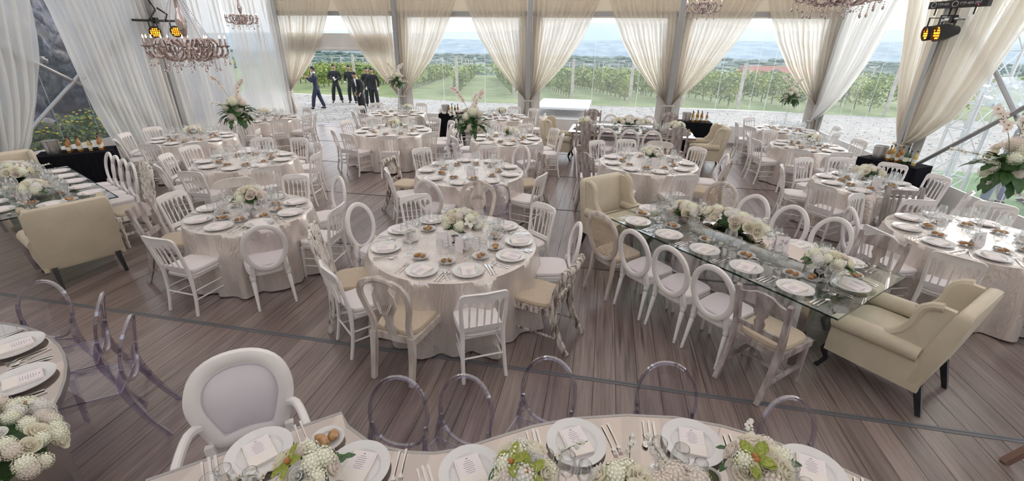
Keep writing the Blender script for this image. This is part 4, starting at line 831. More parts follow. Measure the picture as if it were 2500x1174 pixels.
for i, (x, y, dg) in enumerate([(-1.01, 1.58, 184), (-.70, 1.68, 166), (-.24, 1.95, 165), (.54, 2.05, 178), (1.27, 1.90, 200)]): place(PROTO['G'], 'ghost_chair', (x, y, 0), R(dg), 'clear acrylic chair %s from left behind the front mirrored table' % NTH[i], 'chair', 'clear chairs behind the front mirrored table', .96)
for (x, y, dg, l) in [(-4.12, 1.98, 200, 'farthest at the curved left mirrored table'), (-3.80, 2.00, 134, 'in the middle at the curved left mirrored table'), (-3.34, 1.83, 127, 'nearest at the curved left mirrored table')]: chair('G', x, y, dg, l, 'clear chairs at the curved left mirrored table')
place(PROTO['L'], 'louis_armchair', (-1.74, 1.42, 0), R(219), 'white armchair with lavender padding in the foreground', 'chair', None, .94)
# ------------------------------------------------------------------ tables
TZ = .765
def cloth_mesh(r, seed, z=TZ):
    q = random.Random(seed); n = 168; k1, k2 = q.choice([9, 10, 11]), q.choice([15, 17, 19]); p1, p2 = q.uniform(0, 6), q.uniform(0, 6); rings = []
    amp = [q.uniform(.35, 1.4) for _ in range(24)]
    for f in (.02, .5, .9, .985): rings.append([(r * f * math.cos(2 * PI * i / n), r * f * math.sin(2 * PI * i / n), z) for i in range(n)])
    for j in range(15):
        t = j / 14; zz = z - .006 - (z - .018) * t; ring = []
        for i in range(n):
            a = 2 * PI * i / n; g = i / n * 24; am = amp[int(g) % 24] * (1 - g % 1) + amp[(int(g) + 1) % 24] * (g % 1)
            w = math.sin(k1 * a + p1 + .6 * math.sin(2 * a)); f = (max(0, w) ** 1.5 * .85 + .25 * math.sin(k2 * a + p2)) * am
            ring.append(((r + .004 + t ** .8 * (.03 + .15 * f)) * math.cos(a + .03 * t * w), (r + .004 + t ** .8 * (.03 + .15 * f)) * math.sin(a + .03 * t * w), max(.012, zz + (.02 * t * f))))
        rings.append(ring)
    return MB().loft(rings, caps=False).mesh('tablecloth', 'satin', angle=60)
for i, (t, (x, y, r, ph)) in enumerate(TABLES.items()):
    o = ob('tablecloth', cloth_mesh(r, 40 + i), None, (x, y, 0)); tag(o, 'champagne satin floor-length cloth over ' + ph, 'tablecloth', 'satin tablecloths on round tables')
def glass_table(key, label, mirrored=False):
    (cx, cyy), a, L_, W_ = RECT[key]; r = ob('mirrored_table' if mirrored else 'glass_table', None, None, (cx, cyy, 0), (0, 0, a)); tag(r, label, 'table')
    if not mirrored:
        top = MB().add([(-L_ / 2, -W_ / 2, TZ), (L_ / 2, -W_ / 2, TZ), (L_ / 2, W_ / 2, TZ), (-L_ / 2, W_ / 2, TZ)], [(0, 1, 2, 3)]); ed = MB().sweep([(-L_ / 2, -W_ / 2, TZ - .007), (L_ / 2, -W_ / 2, TZ - .007), (L_ / 2, W_ / 2, TZ - .007), (-L_ / 2, W_ / 2, TZ - .007)], SQ(.0065), loop=True)
        ob('table_top', top.mesh('gtop', 'table_glass', smooth=False), r, label='clear greenish glass sheet'); ob('glass_edge', ed.mesh('gedge', 'table_glass_edge', smooth=False), r, label='dark green polished edge')
    else:
        ob('table_top', MB().box((0, 0, TZ - .02), (L_, W_, .04)).mesh('mtop', 'mirror', smooth=False), r, label='mirror-bright top')
    for u in (-.78, .78):
        for v in (-.36, .36):
            if mirrored: ob('leg', MB().box((u * L_ / 2, v * W_, (TZ - .04) / 2), (.10, .10, TZ - .04)).mesh('mleg', 'mirror_leg', smooth=False), r)
            else: ob('leg', MB().sweep([(u * L_ / 2, v * W_ * .8, 0), (u * L_ / 2, v * W_, TZ - .012)], SQ(.032), up=(0, 1, 0)).mesh('gleg', 'mirror_leg', smooth=False), r)
        ob('leg_panel', MB().box((u * L_ / 2, 0, .36), (.014, W_ * .55, .70)).mesh('gpanel', 'table_glass', smooth=False), r)
    ob('stretcher', MB().box((0, 0, .10), (L_ * .78, .03, .03)).mesh('gstr', 'mirror_leg', smooth=False), r)
    # raised glass runner along the middle
    ru = ob('riser', None, None, (cx, cyy, TZ + .001), (0, 0, a)); tag(ru, 'raised mirrored runner along middle of ' + label.split(' with')[0], 'riser'); w, h = .30, .115
    ob('shelf', MB().box((0, 0, h), (L_ * .6, w, .012)).mesh('rtop', 'mirror', smooth=False), ru)
    for v in (-1, 1): ob('side', MB().box((0, v * (w / 2 - .004), h / 2), (L_ * .6, .006, h - .014)).mesh('rside', 'glass', smooth=False), ru)
    for u in (-1, 1): ob('end', MB().box((u * L_ * .3, 0, h / 2), (.006, w, h - .014)).mesh('rend', 'glass', smooth=False), ru)
glass_table('R1', 'clear glass dining table with greenish edge and mirrored legs'); glass_table('R3', 'left glass dining table with dark edge beside black bar'); glass_table('R2', 'rear mirrored dining table with white glare', True)
NE = [(-1.98, 1.10), (-1.66, 1.385), (-1.30, 1.68), (-1.22, 1.60), (-1.06, 1.53), (-.93, 1.51), (-.82, 1.51), (-.69, 1.53), (-.55, 1.59), (-.42, 1.68), (-.22, 1.81), (-.01, 1.91), (.29, 2.0), (.56, 2.04), (.80, 2.03), (1.0, 1.99), (1.25, 1.91), (1.48, 1.79), (1.66, 1.63), (1.78, 1.43), (1.84, 1.2)]
def slab_table(name, north, south, label, legs):
    r = ob(name, None, None, (0, 0, 0)); tag(r, label, 'table')
    ob('table_top', MB().loft([[(x, y, TZ) for x, y in south], [(x, y, TZ) for x, y in north]], closed=False, caps=False).mesh('stop', 'mirror', smooth=False), r, label='mirror glass top')
    loop = [(x, y, TZ - .022) for x, y in north] + [(x, y, TZ - .022) for x, y in reversed(south)]
    ob('rim', MB().sweep(loop, [(-.008, -.022), (.008, -.022), (.008, .024), (-.008, .024)], loop=True).mesh('srim', 'mirror_frame', smooth=True, angle=30), r, label='thin dark metal rim')
    ob('underside', MB().loft([[(x, y, TZ - .044) for x, y in north], [(x, y, TZ - .044) for x, y in south]], closed=False, caps=False).mesh('sund', 'mirror_frame', smooth=False), r)
    for (x, y, w, rz) in legs: ob('leg', MB().box((0, 0, (TZ - .046) / 2), (w, .09, TZ - .046)).mesh('sleg', 'mirror_leg', smooth=False), r, (x, y, 0), (0, 0, rz))
NS = NE[2:]; SS = []
for i, (x, y) in enumerate(NS):
    a, c = Vector(NS[max(i - 1, 0)]), Vector(NS[min(i + 1, len(NS) - 1)]); t = (c - a).normalized()
    k = min(1, i / 3); base = Vector((x + t.y * .82, y - t.x * .82)); SS.append(tuple(base * k + Vector((-1.98 + .12 * i, 1.10 - .14 * i)) * (1 - k)))
slab_table('mirrored_table', NS, SS, 'serpentine mirrored head table in the foreground', [(-1.25, 1.25, .5, .7), (.0, 1.35, .5, .5), (1.0, 1.5, .5, -.5)])
an = [R(30 + 122 * i / 20) for i in range(21)]; C0 = (-4.1, .45)
slab_table('mirrored_table', [(C0[0] + 1.5 * math.cos(a), C0[1] + 1.5 * math.sin(a)) for a in an], [(C0[0] + .72 * math.cos(a), C0[1] + .72 * math.sin(a)) for a in an], 'curved mirrored table at the lower left corner', [(C0[0] + 1.15 * math.cos(R(40)), C0[1] + 1.15 * math.sin(R(40)), .55, R(40)), (C0[0] + 1.1 * math.cos(R(140)), C0[1] + 1.1 * math.sin(R(140)), .55, R(140))])
# ------------------------------------------------------------------ tableware meshes
def plate_mesh(r=.148, seg=28, m='porcelain'):
    b = MB(); b.lathe([(.001, .006), (r * .60, .006), (r * .655, .008), (r * .69, .016), (r * .72, .0185), (r * .96, .0235), (r, .026), (r * .995, .021), (r * .70, .010), (r * .64, .002), (r * .45, .0), (.001, .0)], seg, cap=False); return b.mesh('plate', m, angle=50)
PL0, PL1, PL2 = plate_mesh(seg=40), plate_mesh(.145, 24), plate_mesh(.145, 16); BP0, BP1 = plate_mesh(.085, 28), plate_mesh(.082, 14)
def napkin_mesh():
    b = MB(); b.box((0, 0, .007), (.125, .175, .014)); b.box((0, .055, .016), (.127, .066, .004)); return b.mesh('napkin', 'napkin_cloth', smooth=False)
NAP = napkin_mesh(); MENU = MB().box((0, -.025, .0155), (.108, .115, .0015)).mesh('menu_card', 'menu_paper', smooth=False)
_b = MB()
for i, w in enumerate([.036, .05, .04, .056, .046, .05, .03]): _b.box((0, .012 - .0115 * i, .0166), (w, .0026, .0004))
_b.box((0, -.072, .0166), (.012, .006, .0004)); INK = _b.mesh('printed_lines', 'ink', smooth=False)
def glass_prof(h, rb, bowl, rim, base):
    """stem glass: total height, stem base z, bowl radius, rim radius, foot radius"""
    z0 = h * rb; return [(base, .002), (base * .35, .006), (.0045, .014), (.0038, z0 * .6), (.005, z0), (bowl * .62, z0 + (h - z0) * .12), (bowl * .93, z0 + (h - z0) * .3), (bowl, z0 + (h - z0) * .46), (bowl * .96, z0 + (h - z0) * .7), (rim, h)]
GP = {'red wine glass': glass_prof(.225, .42, .044, .033, .036), 'white wine glass': glass_prof(.20, .45, .037, .029, .034), 'water goblet': glass_prof(.19, .36, .042, .037, .036)}
GM = {}
for k, p in GP.items():
    for lod, seg in ((0, 20), (1, 12), (2, 8)): GM[k, lod] = MB().lathe(p, seg, cap=False).mesh(k.replace(' ', '_'), 'glass', angle=80)
    GM[k, 'bowl'] = MB().lathe(p[4:], 22, cap=False).mesh('bowl', 'glass', angle=80); GM[k, 'stem'] = MB().lathe(p[2:5], 10, cap=False).mesh('stem', 'glass'); GM[k, 'foot'] = MB().lathe(p[:3], 20, cap=False).mesh('foot', 'glass')
    GM[k, 'rim'] = MB().tube([(p[-1][0] * math.cos(2 * PI * i / 22), p[-1][0] * math.sin(2 * PI * i / 22), p[-1][1]) for i in range(22)], .0009, 4, loop=True).mesh('rim', 'table_glass_edge')
def roll_mesh(seed, long=True):
    q = random.Random(seed); b = MB(); rings = []
    for k in range(8):
        t = k / 7; rr = max(.003, .024 * math.sin(PI * (.04 + .92 * t)) ** .6); x = -.045 + .09 * t; rings.append([(x * (1 if long else .7), rr * math.cos(2 * PI * i / 10) * q.uniform(.9, 1.08), .021 + rr * .85 * math.sin(2 * PI * i / 10) * q.uniform(.9, 1.1)) for i in range(10)])
    return b.loft(rings).mesh('bread_roll', 'bread', angle=60)
ROLLS = [roll_mesh(i, i % 2 == 0) for i in range(4)]
def sweep_flat(path, w, t, m, nm): return MB().sweep(path, [(-w / 2, -t / 2), (w / 2, -t / 2), (w / 2, t / 2), (-w / 2, t / 2)], scale=None).mesh(nm, m, smooth=False)
def cutlery():
    f = MB(); f.sweep([(0, -.10, .004), (0, -.03, .006), (0, .04, .010), (0, .055, .006)], [(-.006, -.0012), (.006, -.0012), (.006, .0012), (-.006, .0012)], scale=[1.0, .6, .5, 1.6]); f.box((0, .062, .006), (.021, .012, .0025))
    for i in range(4): f.sweep([(-.009 + .006 * i, .068, .006), (-.009 + .006 * i, .10, .010)], SQ(.0013))
    k = MB(); k.sweep([(0, -.115, .004), (0, -.10, .005), (0, 0, .006)], [(-.007, -.003), (.007, -.003), (.007, .003), (-.007, .003)], scale=[.8, 1, .8]); k.sweep([(0, .003, .006), (.002, .09, .004), (-.002, .115, .003)], [(-.008, -.001), (.008, -.001), (.008, .001), (-.008, .001)], scale=[.8, 1.1, .25])
    s = MB(); s.sweep([(0, -.10, .004), (0, -.03, .006), (0, .04, .010)], [(-.006, -.0012), (.006, -.0012), (.006, .0012), (-.006, .0012)], scale=[1, .6, .5]); rings = []
    for j in range(5): t = j / 4; rings.append([(.017 * math.cos(2 * PI * i / 10) * math.sin(PI / 2 * (.02 + .98 * t)), .066 + .026 * math.sin(2 * PI * i / 10) * math.sin(PI / 2 * (.02 + .98 * t)), .003 + .008 * t ** 2) for i in range(10)])
    s.loft(rings, caps=False)
    return f.mesh('fork', 'steel'), k.mesh('knife', 'steel'), s.mesh('spoon', 'steel')
FORK, KNIFE, SPOON = cutlery()
STUFF = {'glasses': MB(), 'plates': MB(), 'napkins': MB(), 'bread': MB()}
def loc2(px, py, a, dx, dy): return px + dx * math.cos(a) - dy * math.sin(a), py + dx * math.sin(a) + dy * math.cos(a)
GS = [('red wine glass', .13, .235), ('white wine glass', .055, .275), ('water goblet', .205, .20)]
rset = random.Random(77)
def setting(px, py, a, seat, ph, lod, z=TZ, bread=True, glasses=3, mirror=False):
    """place setting: a turns local +y towards the middle of the table; seat = words naming the place"""
    of = ' %s of %s' % (seat, ph); g = ph.replace('the ', '')
    sc = 1.06 if lod == 0 and mirror else 1
    p = ob('plate', (PL0, PL1, PL2)[lod], None, (px, py, z + .001), (0, 0, a), sc); tag(p, 'white plate laid at' + of, 'plate', 'plates on ' + g)
    zn = z + .001 + .0065 * sc
    nr = a + rset.uniform(-.25, .25); n = ob('napkin', NAP, None, (*loc2(px, py, a, 0, -.005), zn), (0, 0, nr + (PI if mirror else 0) * 0)); tag(n, 'folded napkin with menu at' + of, 'napkin', 'napkins on ' + g)
    if lod < 2:
        mc = ob('menu_card', MENU, n, label='small printed menu card')
        if lod == 0: ob('printed_lines', INK, mc, label='grey lines of menu text')
    for k, dx, dy in GS[:glasses]:
        j = rset.uniform(-.012, .012); x, y = loc2(px, py, a, dx + j, dy - j)
        lab = ('%s at' % k) + of
        if lod == 0:
            o = ob('wine_glass', None, None, (x, y, z + .001)); tag(o, 'clear ' + lab, 'glass', 'glasses on ' + g)
            for part in ('bowl', 'stem', 'foot'): pp = ob(part, GM[k, part], o); (ob('rim', GM[k, 'rim'], pp) if part == 'bowl' else None)
        elif lod == 1: o = ob('wine_glass', GM[k, 1], None, (x, y, z + .001)); tag(o, 'clear ' + lab, 'glass', 'glasses on ' + g)
        else: STUFF['glasses'].lathe(GP[k], 8, (x, y, z + .001), cap=False)
    if bread:
        x, y = loc2(px, py, a, -.15, .25) if not mirror else loc2(px, py, a, -.30, .12)
        bp = ob('bread_plate', BP0 if lod == 0 else BP1, None, (x, y, z + .001)); tag(bp, 'small bread plate at' + of, 'bread plate', 'bread plates on ' + g)
        for i, w in enumerate(('left', 'right')):
            rr = rset.uniform(-.3, .3) + a + (.5 if i else -.2) + PI / 2 * (1 if mirror else .6); x2, y2 = loc2(x, y, a, -.03 + .056 * i, 0)
            if lod < 2: r = ob('bread_roll', rset.choice(ROLLS), None, (x2, y2, z + .008), (0, 0, rr), 1.12 if mirror else .95); tag(r, '%s bread roll at' % w + of, 'bread roll', 'bread rolls on ' + g)
            else: STUFF['bread'].blob((x2, y2, z + .026), .026, 7, 4, (1.2, .9, .75))
    if lod < 2:
        lst = [('outer fork', FORK, -.215, .0), ('inner fork', FORK, -.182, .012), ('inner knife', KNIFE, .185, .0), ('outer knife', KNIFE, .212, -.004), ('soup spoon', SPOON, .242, -.01)]
        if lod == 1: lst = [lst[1], lst[2], lst[4]]
        for nm, me, dx, dy in lst:
            x, y = loc2(px, py, a, dx, dy - .01); o = ob(nm.split()[-1] , me, None, (x, y, z + .001), (0, 0, a + rset.uniform(-.04, .04))); tag(o, 'steel %s at' % nm + of, nm.split()[-1], nm.split()[-1] + 's on ' + g)
LOD = {'T1': 0, 'T2': 1, 'T3': 1, 'T6': 1, 'T10': 1, 'T12': 1, 'T13': 1}
for t, (cx, cyy, r, ph) in TABLES.items():
    an = sorted(math.degrees(math.atan2(y - cyy, x - cx)) % 360 for _, x, y, _ in CHAIRS[t]); full = []
    for i, a in enumerate(an):
        g = (an[(i + 1) % len(an)] - a) % 360 or 360; full.append(a); m = round(g / 38)
        for j in range(1, m): full.append(a + g * j / m)
    ok = []
    for a in sorted(x % 360 for x in full):
        if not ok or (a - ok[-1] > 27 and (ok[0] + 360 - a) > 27): ok.append(a)
    ok = ok if len(ok) > 3 else full
    if r < .75 and len(ok) > 9: ok = [ok[0] + 360 * i / 9 for i in range(9)]
    elif len(ok) >= 8: ok = [ok[0] + 360 * i / len(ok) * 1.0 for i in range(len(ok))] if t != 'T1' else ok
    used = set(); rp = r - .175
    for a in ok:
        x, y = cx + rp * math.cos(R(a)), cyy + rp * math.sin(R(a)); lod = LOD.get(t, 2)
        setting(x, y, R(a) + PI / 2, clock(cx, cyy, x, y, used), ph, lod, glasses=3, bread=True)
for key, ph, lod, sides in (('R1', 'the clear glass table', 0, (-1, 1)), ('R3', 'the left glass table', 1, (-1, 1)), ('R2', 'the rear mirrored table', 2, (-1, 1))):
    (cx, cyy), A, L_, W_ = RECT[key]
    for s in sides:
        for i, u in enumerate([-.90, -.45, .0, .45, .90]):
            x, y = at_rect(key, u * L_ / 2.64, s * (W_ / 2 - .17)); sd = 'near' if (s < 0) == (key != 'R3') else 'far'
            setting(x, y, A + (0 if s < 0 else PI), '%s %s-side place' % (NTH[i], sd), ph, lod, glasses=3)
    for s, nm in ((-1, 'far end place'), (1, 'near end place')):
        if key == 'R2': nm = {'far end place': 'left end place', 'near end place': 'right end place'}[nm]
        if key == 'R3': nm = {'far end place': 'near end place', 'near end place': 'far end place'}[nm]
        x, y = at_rect(key, s * (L_ / 2 - .19), 0); setting(x, y, A + (-PI / 2 if s < 0 else PI / 2), nm, ph, lod)
fp = [(-1.55, 1.34, R(-140) + PI / 2 * 0 + PI * .0), (-1.02, 1.36, R(195)), (-.47, 1.45, R(212)), (.02, 1.735, R(200)), (.62, 1.86, R(182)), (1.17, 1.80, R(158))]
for i, (x, y, a) in enumerate(fp): setting(x, y, a if i else R(228), '%s place from left' % NTH[i], 'the front mirrored table', 0, bread=(i in (0, 2, 4)), mirror=True, glasses=3)
for i, (x, y) in enumerate([(-3.75, 1.74), (-3.32, 1.50)]): setting(x, y, math.atan2(y - C0[1], x - C0[0]) + PI / 2, ('far', 'near')[i] + ' place', 'the curved left mirrored table', 0, bread=False, mirror=True, glasses=0)
for nm, key, m, l, c in (('wine_glasses', 'glasses', 'glass', 'crowd of clear wine glasses on the far tables', 'glasses'), ('bread_rolls', 'bread', 'bread', 'small brown bread rolls on the far tables', 'bread rolls')):
    o = ob(nm, STUFF[key].mesh(nm, m, angle=80)); tag(o, l, c, kind='stuff')
def text_mesh(txt, size, m, shear=0, align='LEFT'):
    c = bpy.data.curves.new('lettering', 'FONT'); c.body = txt; c.size = size; c.align_x = align; c.extrude = .0004; c.shear = shear
    o = bpy.data.objects.new('lettering', c); COL.objects.link(o); dg = bpy.context.evaluated_depsgraph_get(); me = bpy.data.meshes.new_from_object(o.evaluated_get(dg)); bpy.data.objects.remove(o); bpy.data.curves.remove(c)
    me.materials.clear(); me.materials.append(MATS[m]); return me
def number_card(x, y, z, rz, txt, label):
    r = ob('number_card', None, None, (x, y, z + .001), (0, 0, rz)); tag(r, label, 'card'); ob('card', MB().add([(-.06, -.03, 0), (.06, -.03, 0), (.06, .0, .15), (-.06, .0, .15), (-.06, .045, 0), (.06, .045, 0)], [(0, 1, 2, 3), (3, 2, 5, 4)]).mesh('card', 'menu_paper', smooth=False), r)
    if txt:
        ob('number', text_mesh(txt, .075, 'ink', .3, 'CENTER'), r, (0, -.0185, .066), (R(78.7), 0, 0), label='table number ' + txt)
number_card(1.79, 4.30, TZ + .125, .05, '24', 'white table card reading 24 on the clear glass table'); number_card(4.05, 5.22, TZ, .3, '31', 'table card reading 31 on the right front round table')
for x, y, l in [(-1.50, 3.95, 'leaning menu card on the centre front round table'), (-1.28, 3.86, 'printed photo card on the centre front round table'), (-4.0, 4.2, 'small white card on the left front round table'), (-1.95, 6.55, 'small white card on the middle round table with bouquet'), (4.1, 7.35, 'small white card on the right middle round table'), (.95, 7.85, 'white card on the round table behind the glass table'), (-7.2, 4.15, 'pale card lying on left glass table by the flowers')]: number_card(x, y, TZ, rset.uniform(-.4, .4) - .2, '', l)
# sauce cups, small bowls, coffee cups
CUP = MB().lathe([(.001, .004), (.022, .004), (.036, .03), (.040, .045), (.038, .045), (.033, .03), (.02, .008), (.001, .008)], 18, cap=False).mesh('cup', 'porcelain'); SAU = MB().lathe([(.001, .036), (.034, .036)], 16, cap=False).mesh('sauce', 'sauce'); COF = MB().lathe([(.001, .036), (.034, .036)], 16, cap=False).mesh('coffee', 'coffee')
def cup(x, y, what, label, z=TZ, s=1): r = ob('sauce_cup', CUP, None, (x, y, z + .001), (0, 0, 0), s); tag(r, label, 'cup', 'small white cups'); ob('sauce', what, r, label='dark sauce')
cup(.66, 1.64, SAU, 'white cup of green sauce on the front mirrored table', s=1.25)
for (u, v, l) in [(-.62, -.22, 'by the cane chair'), (.42, -.30, 'below the card numbered 24'), (.70, .32, 'beside the far rustic chair'), (.98, -.10, 'near the small bouquet'), (.15, -.2, 'at the middle')]: x, y = at_rect('R1', u, v); cup(x, y, COF, 'white cup on the clear glass table ' + l)
cup(-1.42, 4.12, COF, 'white cup with dark coffee on the centre front round table'); cup(-.98, 4.42, SAU, 'white cup behind the flowers of centre front round table'); cup(4.15, 5.1, COF, 'white cup on the right front round table by the number')
def tealight(x, y, z, label):
    r = ob('candle_holder', MB().lathe([(.001, .003), (.026, .003), (.03, .03), (.034, .075), (.032, .075), (.026, .01), (.001, .01)], 16, cap=False).mesh('votive', 'glass'), None, (x, y, z + .001)); tag(r, label, 'candle', 'glass candle holders'); ob('wax', MB().lathe([(.001, .012), (.024, .012), (.027, .042), (.001, .042)], 14, cap=False).mesh('wax', 'candle_wax'), r, label='cream wax')
tealight(.30, 1.60, TZ, 'glass votive candle behind white roses on the front mirrored table'); tealight(.78, 1.66, TZ, 'glass votive candle beside green sauce on the front mirrored table'); tealight(.45, 1.66, TZ, 'glass votive candle among blooms on the front mirrored table')
for i, (u, v) in enumerate([(.02, -.24), (-.10, -.27), (.50, .25)]): x, y = at_rect('R1', u, v); tealight(x, y, TZ, ['small pink candle in glass beside riser of clear glass table', 'smaller candle in glass at the riser of clear glass table', 'candle in glass on the far half of clear glass table'][i])
# ------------------------------------------------------------------ flowers
def petal(b, base, out, up, ln, w, curl=.3, n=4, tip=.5):
    base, out, up = Vector(base), Vector(out).normalized(), Vector(up).normalized(); sd = out.cross(up).normalized(); rows = []
    for k in range(n + 1):
        t = k / n; wd = w * (math.sin(PI * min(1, .12 + t * .75)) ** .8 if t < 1 else tip * .5); p = base + out * (ln * t) + up * (curl * ln * t * t); rows.append([p - sd * wd + up * wd * .25, p, p + sd * wd + up * wd * .25])
    b.loft(rows, closed=False, caps=False)
def rose_mesh(m):
    b = MB()                                          # cupped petals in four whorls, outer lips curling back
    for ly, (n, r, h, lip) in enumerate([(3, .16, .98, -.02), (4, .34, .94, .0), (5, .56, .84, .10), (6, .78, .66, .26)]):
        for i in range(n):
            a0 = 2 * PI * i / n + ly * .7; span = 2 * PI / n * .72; rows = []
            for k in range(5):
                t = k / 4; rr = r * (.35 + .72 * math.sin(min(1, t * 1.25) * PI / 2)) + lip * max(0, t - .6) * 2.2; z = h * t - (.10 * lip * 4 * max(0, t - .75)); row = []
                for s in range(-2, 3): e = s / 2; a = a0 + e * span * (.55 + .45 * math.sin(PI * (.2 + .6 * t))); q = rr * (1 - .05 * e * e) + .03 * ly * (i % 2); row.append((q * math.cos(a), q * math.sin(a), z - .10 * e * e * t))
                rows.append(row)
            b.loft(rows, closed=False, caps=False)
    b.blob((0, 0, .45), .15, 6, 4, (1, 1, 2.6)); return b.mesh('rose', m, angle=70)
def hyd_mesh(m, seed, n=150):
    q = random.Random(seed); b = MB(); b.blob((0, 0, 0), .78, 10, 6)
    for i in range(n):
        z = 1 - 2 * (i + .5) / n; a = i * 2.39996; r = math.sqrt(1 - z * z); d = Vector((r * math.cos(a), r * math.sin(a), z)); u = d.cross(Vector((.3, .2, 1))).normalized(); v = d.cross(u); c = d * q.uniform(.86, 1.02)
        for k in range(4):
            t = k * PI / 2 + q.uniform(-.2, .2); e = u * math.cos(t) + v * math.sin(t); f = u * math.cos(t + .8) + v * math.sin(t + .8); g = u * math.cos(t - .8) + v * math.sin(t - .8); b.add([c, c + g * .085 + d * .02, c + e * .145 + d * .05, c + f * .085 + d * .02], [(0, 1, 2, 3)])
    return b.mesh('hydrangea', m, smooth=False)
def orchid_mesh(m, pointed=False):
    b = MB()
    for i in range(5):
        a = 2 * PI * i / 5 + PI / 2; o = Vector((math.cos(a), math.sin(a), .25)); petal(b, o * .08, o, (0, 0, 1), 1.0, .26 if pointed else (.42 if i in (1, 4) else .3), -.12, 4, .05 if pointed else .5)
    b.cur = 1; b.blob((0, -.08, .16), .2, 6, 4, (1, .8, 1)); return b.mesh('orchid', m, 'orchid_heart', angle=70)
def leaf_mesh(split=False):
    b = MB(); rows = []
    for k in range(7):
        t = k / 6; w = .24 * math.sin(PI * (.06 + .9 * t)) ** .8 * (1 if not split else (.55 + .45 * (k % 2))); z = .10 * math.sin(PI * t) - .15 * t * t; rows.append([(-w, t, z + w * .25), (0, t, z), (w, t, z + w * .25)])
    return b.loft(rows, closed=False, caps=False).mesh('leaf', 'leaf', angle=70)
ROSE = [rose_mesh('cream_rose'), rose_mesh('white_petal'), rose_mesh('blush_petal')]; HYD = [hyd_mesh('hydrangea', 1), hyd_mesh('white_petal', 2), hyd_mesh('blush_petal', 3)]; ORC = orchid_mesh('white_petal'); ORP = orchid_mesh('blush_petal'); CYM = orchid_mesh('green_orchid', True); LEAF, FERN = leaf_mesh(), leaf_mesh(True)
VASE = {'bowl': MB().lathe([(.001, .004), (.05, .004), (.04, .012), (.012, .03), (.012, .045), (.05, .07), (.07, .115), (.066, .115), (.045, .075), (.001, .06)], 18, cap=False).mesh('vase', 'glass'), 'low': MB().lathe([(.001, .0), (.08, .0), (.085, .05), (.08, .05), (.001, .02)], 16, cap=False).mesh('vase', 'matt_black')}
def look(d): return Vector(d).to_track_quat('Z', 'Y').to_euler()
def bloom(par, nm, me, p, d, s, roll=0):
    q = Vector(d).to_track_quat('Z', 'Y') @ Matrix.Rotation(roll, 3, 'Z').to_quaternion(); ob(nm, me, par, p, q.to_euler(), s)
def arrangement(x, y, z, rx, ry, h, n, label, q, vase='bowl', mix=(.5, .44, .06), bs=1.0, leaf_n=10, cym=0, rz=0, base=.11, cat='flowers', spill=0):
    r = ob('flower_arrangement', None, None, (x, y, z + .001), (0, 0, rz)); tag(r, label, cat, 'low flower centrepieces')
    if vase: ob('vase', VASE[vase], r, label='footed clear glass vase' if vase == 'bowl' else 'dark low bowl')
    else: base = .03
    cz = base + h * .35; core = MB().blob((0, 0, cz - h * .05), 1, 10, 5, (rx * .72, ry * .72, h * .5)).mesh('foliage_core', 'leaf'); ob('greenery', core, r, label='dark green leaves')
    for i in range(n):
        zz = 1 - (i + .5) / n * 1.12; a = i * 2.39996 + q.uniform(-.3, .3); rr = math.sqrt(max(0, 1 - zz * zz)); d = Vector((rr * math.cos(a), rr * math.sin(a), zz)); p = Vector((d.x * rx, d.y * ry, cz + d.z * h * .62)); u = q.random(); s = bs * q.uniform(.85, 1.15)
        if u < mix[0]: bloom(r, 'rose', ROSE[0 if q.random() < .55 else q.choice([1, 2])], p - d * .025, d + Vector((0, 0, .3)), .052 * s, q.uniform(0, 6))
        elif u < mix[0] + mix[1]: bloom(r, 'hydrangea', HYD[q.choice([0, 0, 1, 2])], p - d * .02, d, .056 * s, q.uniform(0, 6))
        else: bloom(r, 'orchid', ORC, p, d + Vector((0, 0, .3)), .055 * s, q.uniform(0, 6))
    for i in range(cym): a = q.uniform(0, 6.28); d = Vector((math.cos(a) * .6, math.sin(a) * .6 - .25, 1)).normalized(); bloom(r, 'green_orchid', CYM, (d.x * rx * .8, d.y * ry * .8, cz + h * .62 * d.z + .01), d, .085 * bs, q.uniform(0, 6))
    for i in range(leaf_n): a = q.uniform(0, 6.28); bloom(r, 'leaf', q.choice([LEAF, LEAF, FERN]), (math.cos(a) * rx * .7, math.sin(a) * ry * .7, cz - h * .12), (Vector((math.cos(a), math.sin(a), q.uniform(-.3, .4)))).cross(Vector((-math.sin(a), math.cos(a), 0))), q.uniform(.09, .14) * bs, q.uniform(0, 6))
    for i in range(spill):                         # thin flowering sprigs
        a = q.uniform(0, 6.28); d = Vector((math.cos(a), math.sin(a), .12)); L_ = q.uniform(.14, .24) * bs; p0 = Vector((d.x * rx * .8, d.y * ry * .8, cz)); st = MB().tube([p0, p0 + d * L_ * .6 + Vector((0, 0, .02)), p0 + d * L_], .0025, 4); sp = ob('sprig', st.mesh('sprig', 'stem'), r)
        for k in range(6): pp = p0 + d * L_ * (.3 + .12 * k); bloom(sp, 'floret', HYD[1] if k % 2 else ORC, pp + Vector((q.uniform(-.015, .015), q.uniform(-.015, .015), .012)), (q.uniform(-1, 1), q.uniform(-1, 1), 1), .014 if k % 2 else .022, q.uniform(0, 6))
    return r
qf = random.Random(31)
LOW = [('T1', .06, .12, .19, .20, 22, 0), ('T2', -.02, .08, .17, .17, 18, 0), ('T4', .03, 0, .17, .13, 12, 0), ('T5', -.02, 0, .17, .13, 12, 0), ('T7', .05, 0, .16, .14, 12, 0), ('T9', .08, 0, .16, .13, 12, 0), ('T9b', 0, 0, .16, .13, 11, 0), ('T10', .05, .05, .17, .16, 15, 0), ('T11', .05, 0, .17, .13, 12, 0), ('T12', .05, .1, .19, .14, 14, 0), ('T8', .25, .1, .14, .12, 9, 0)]
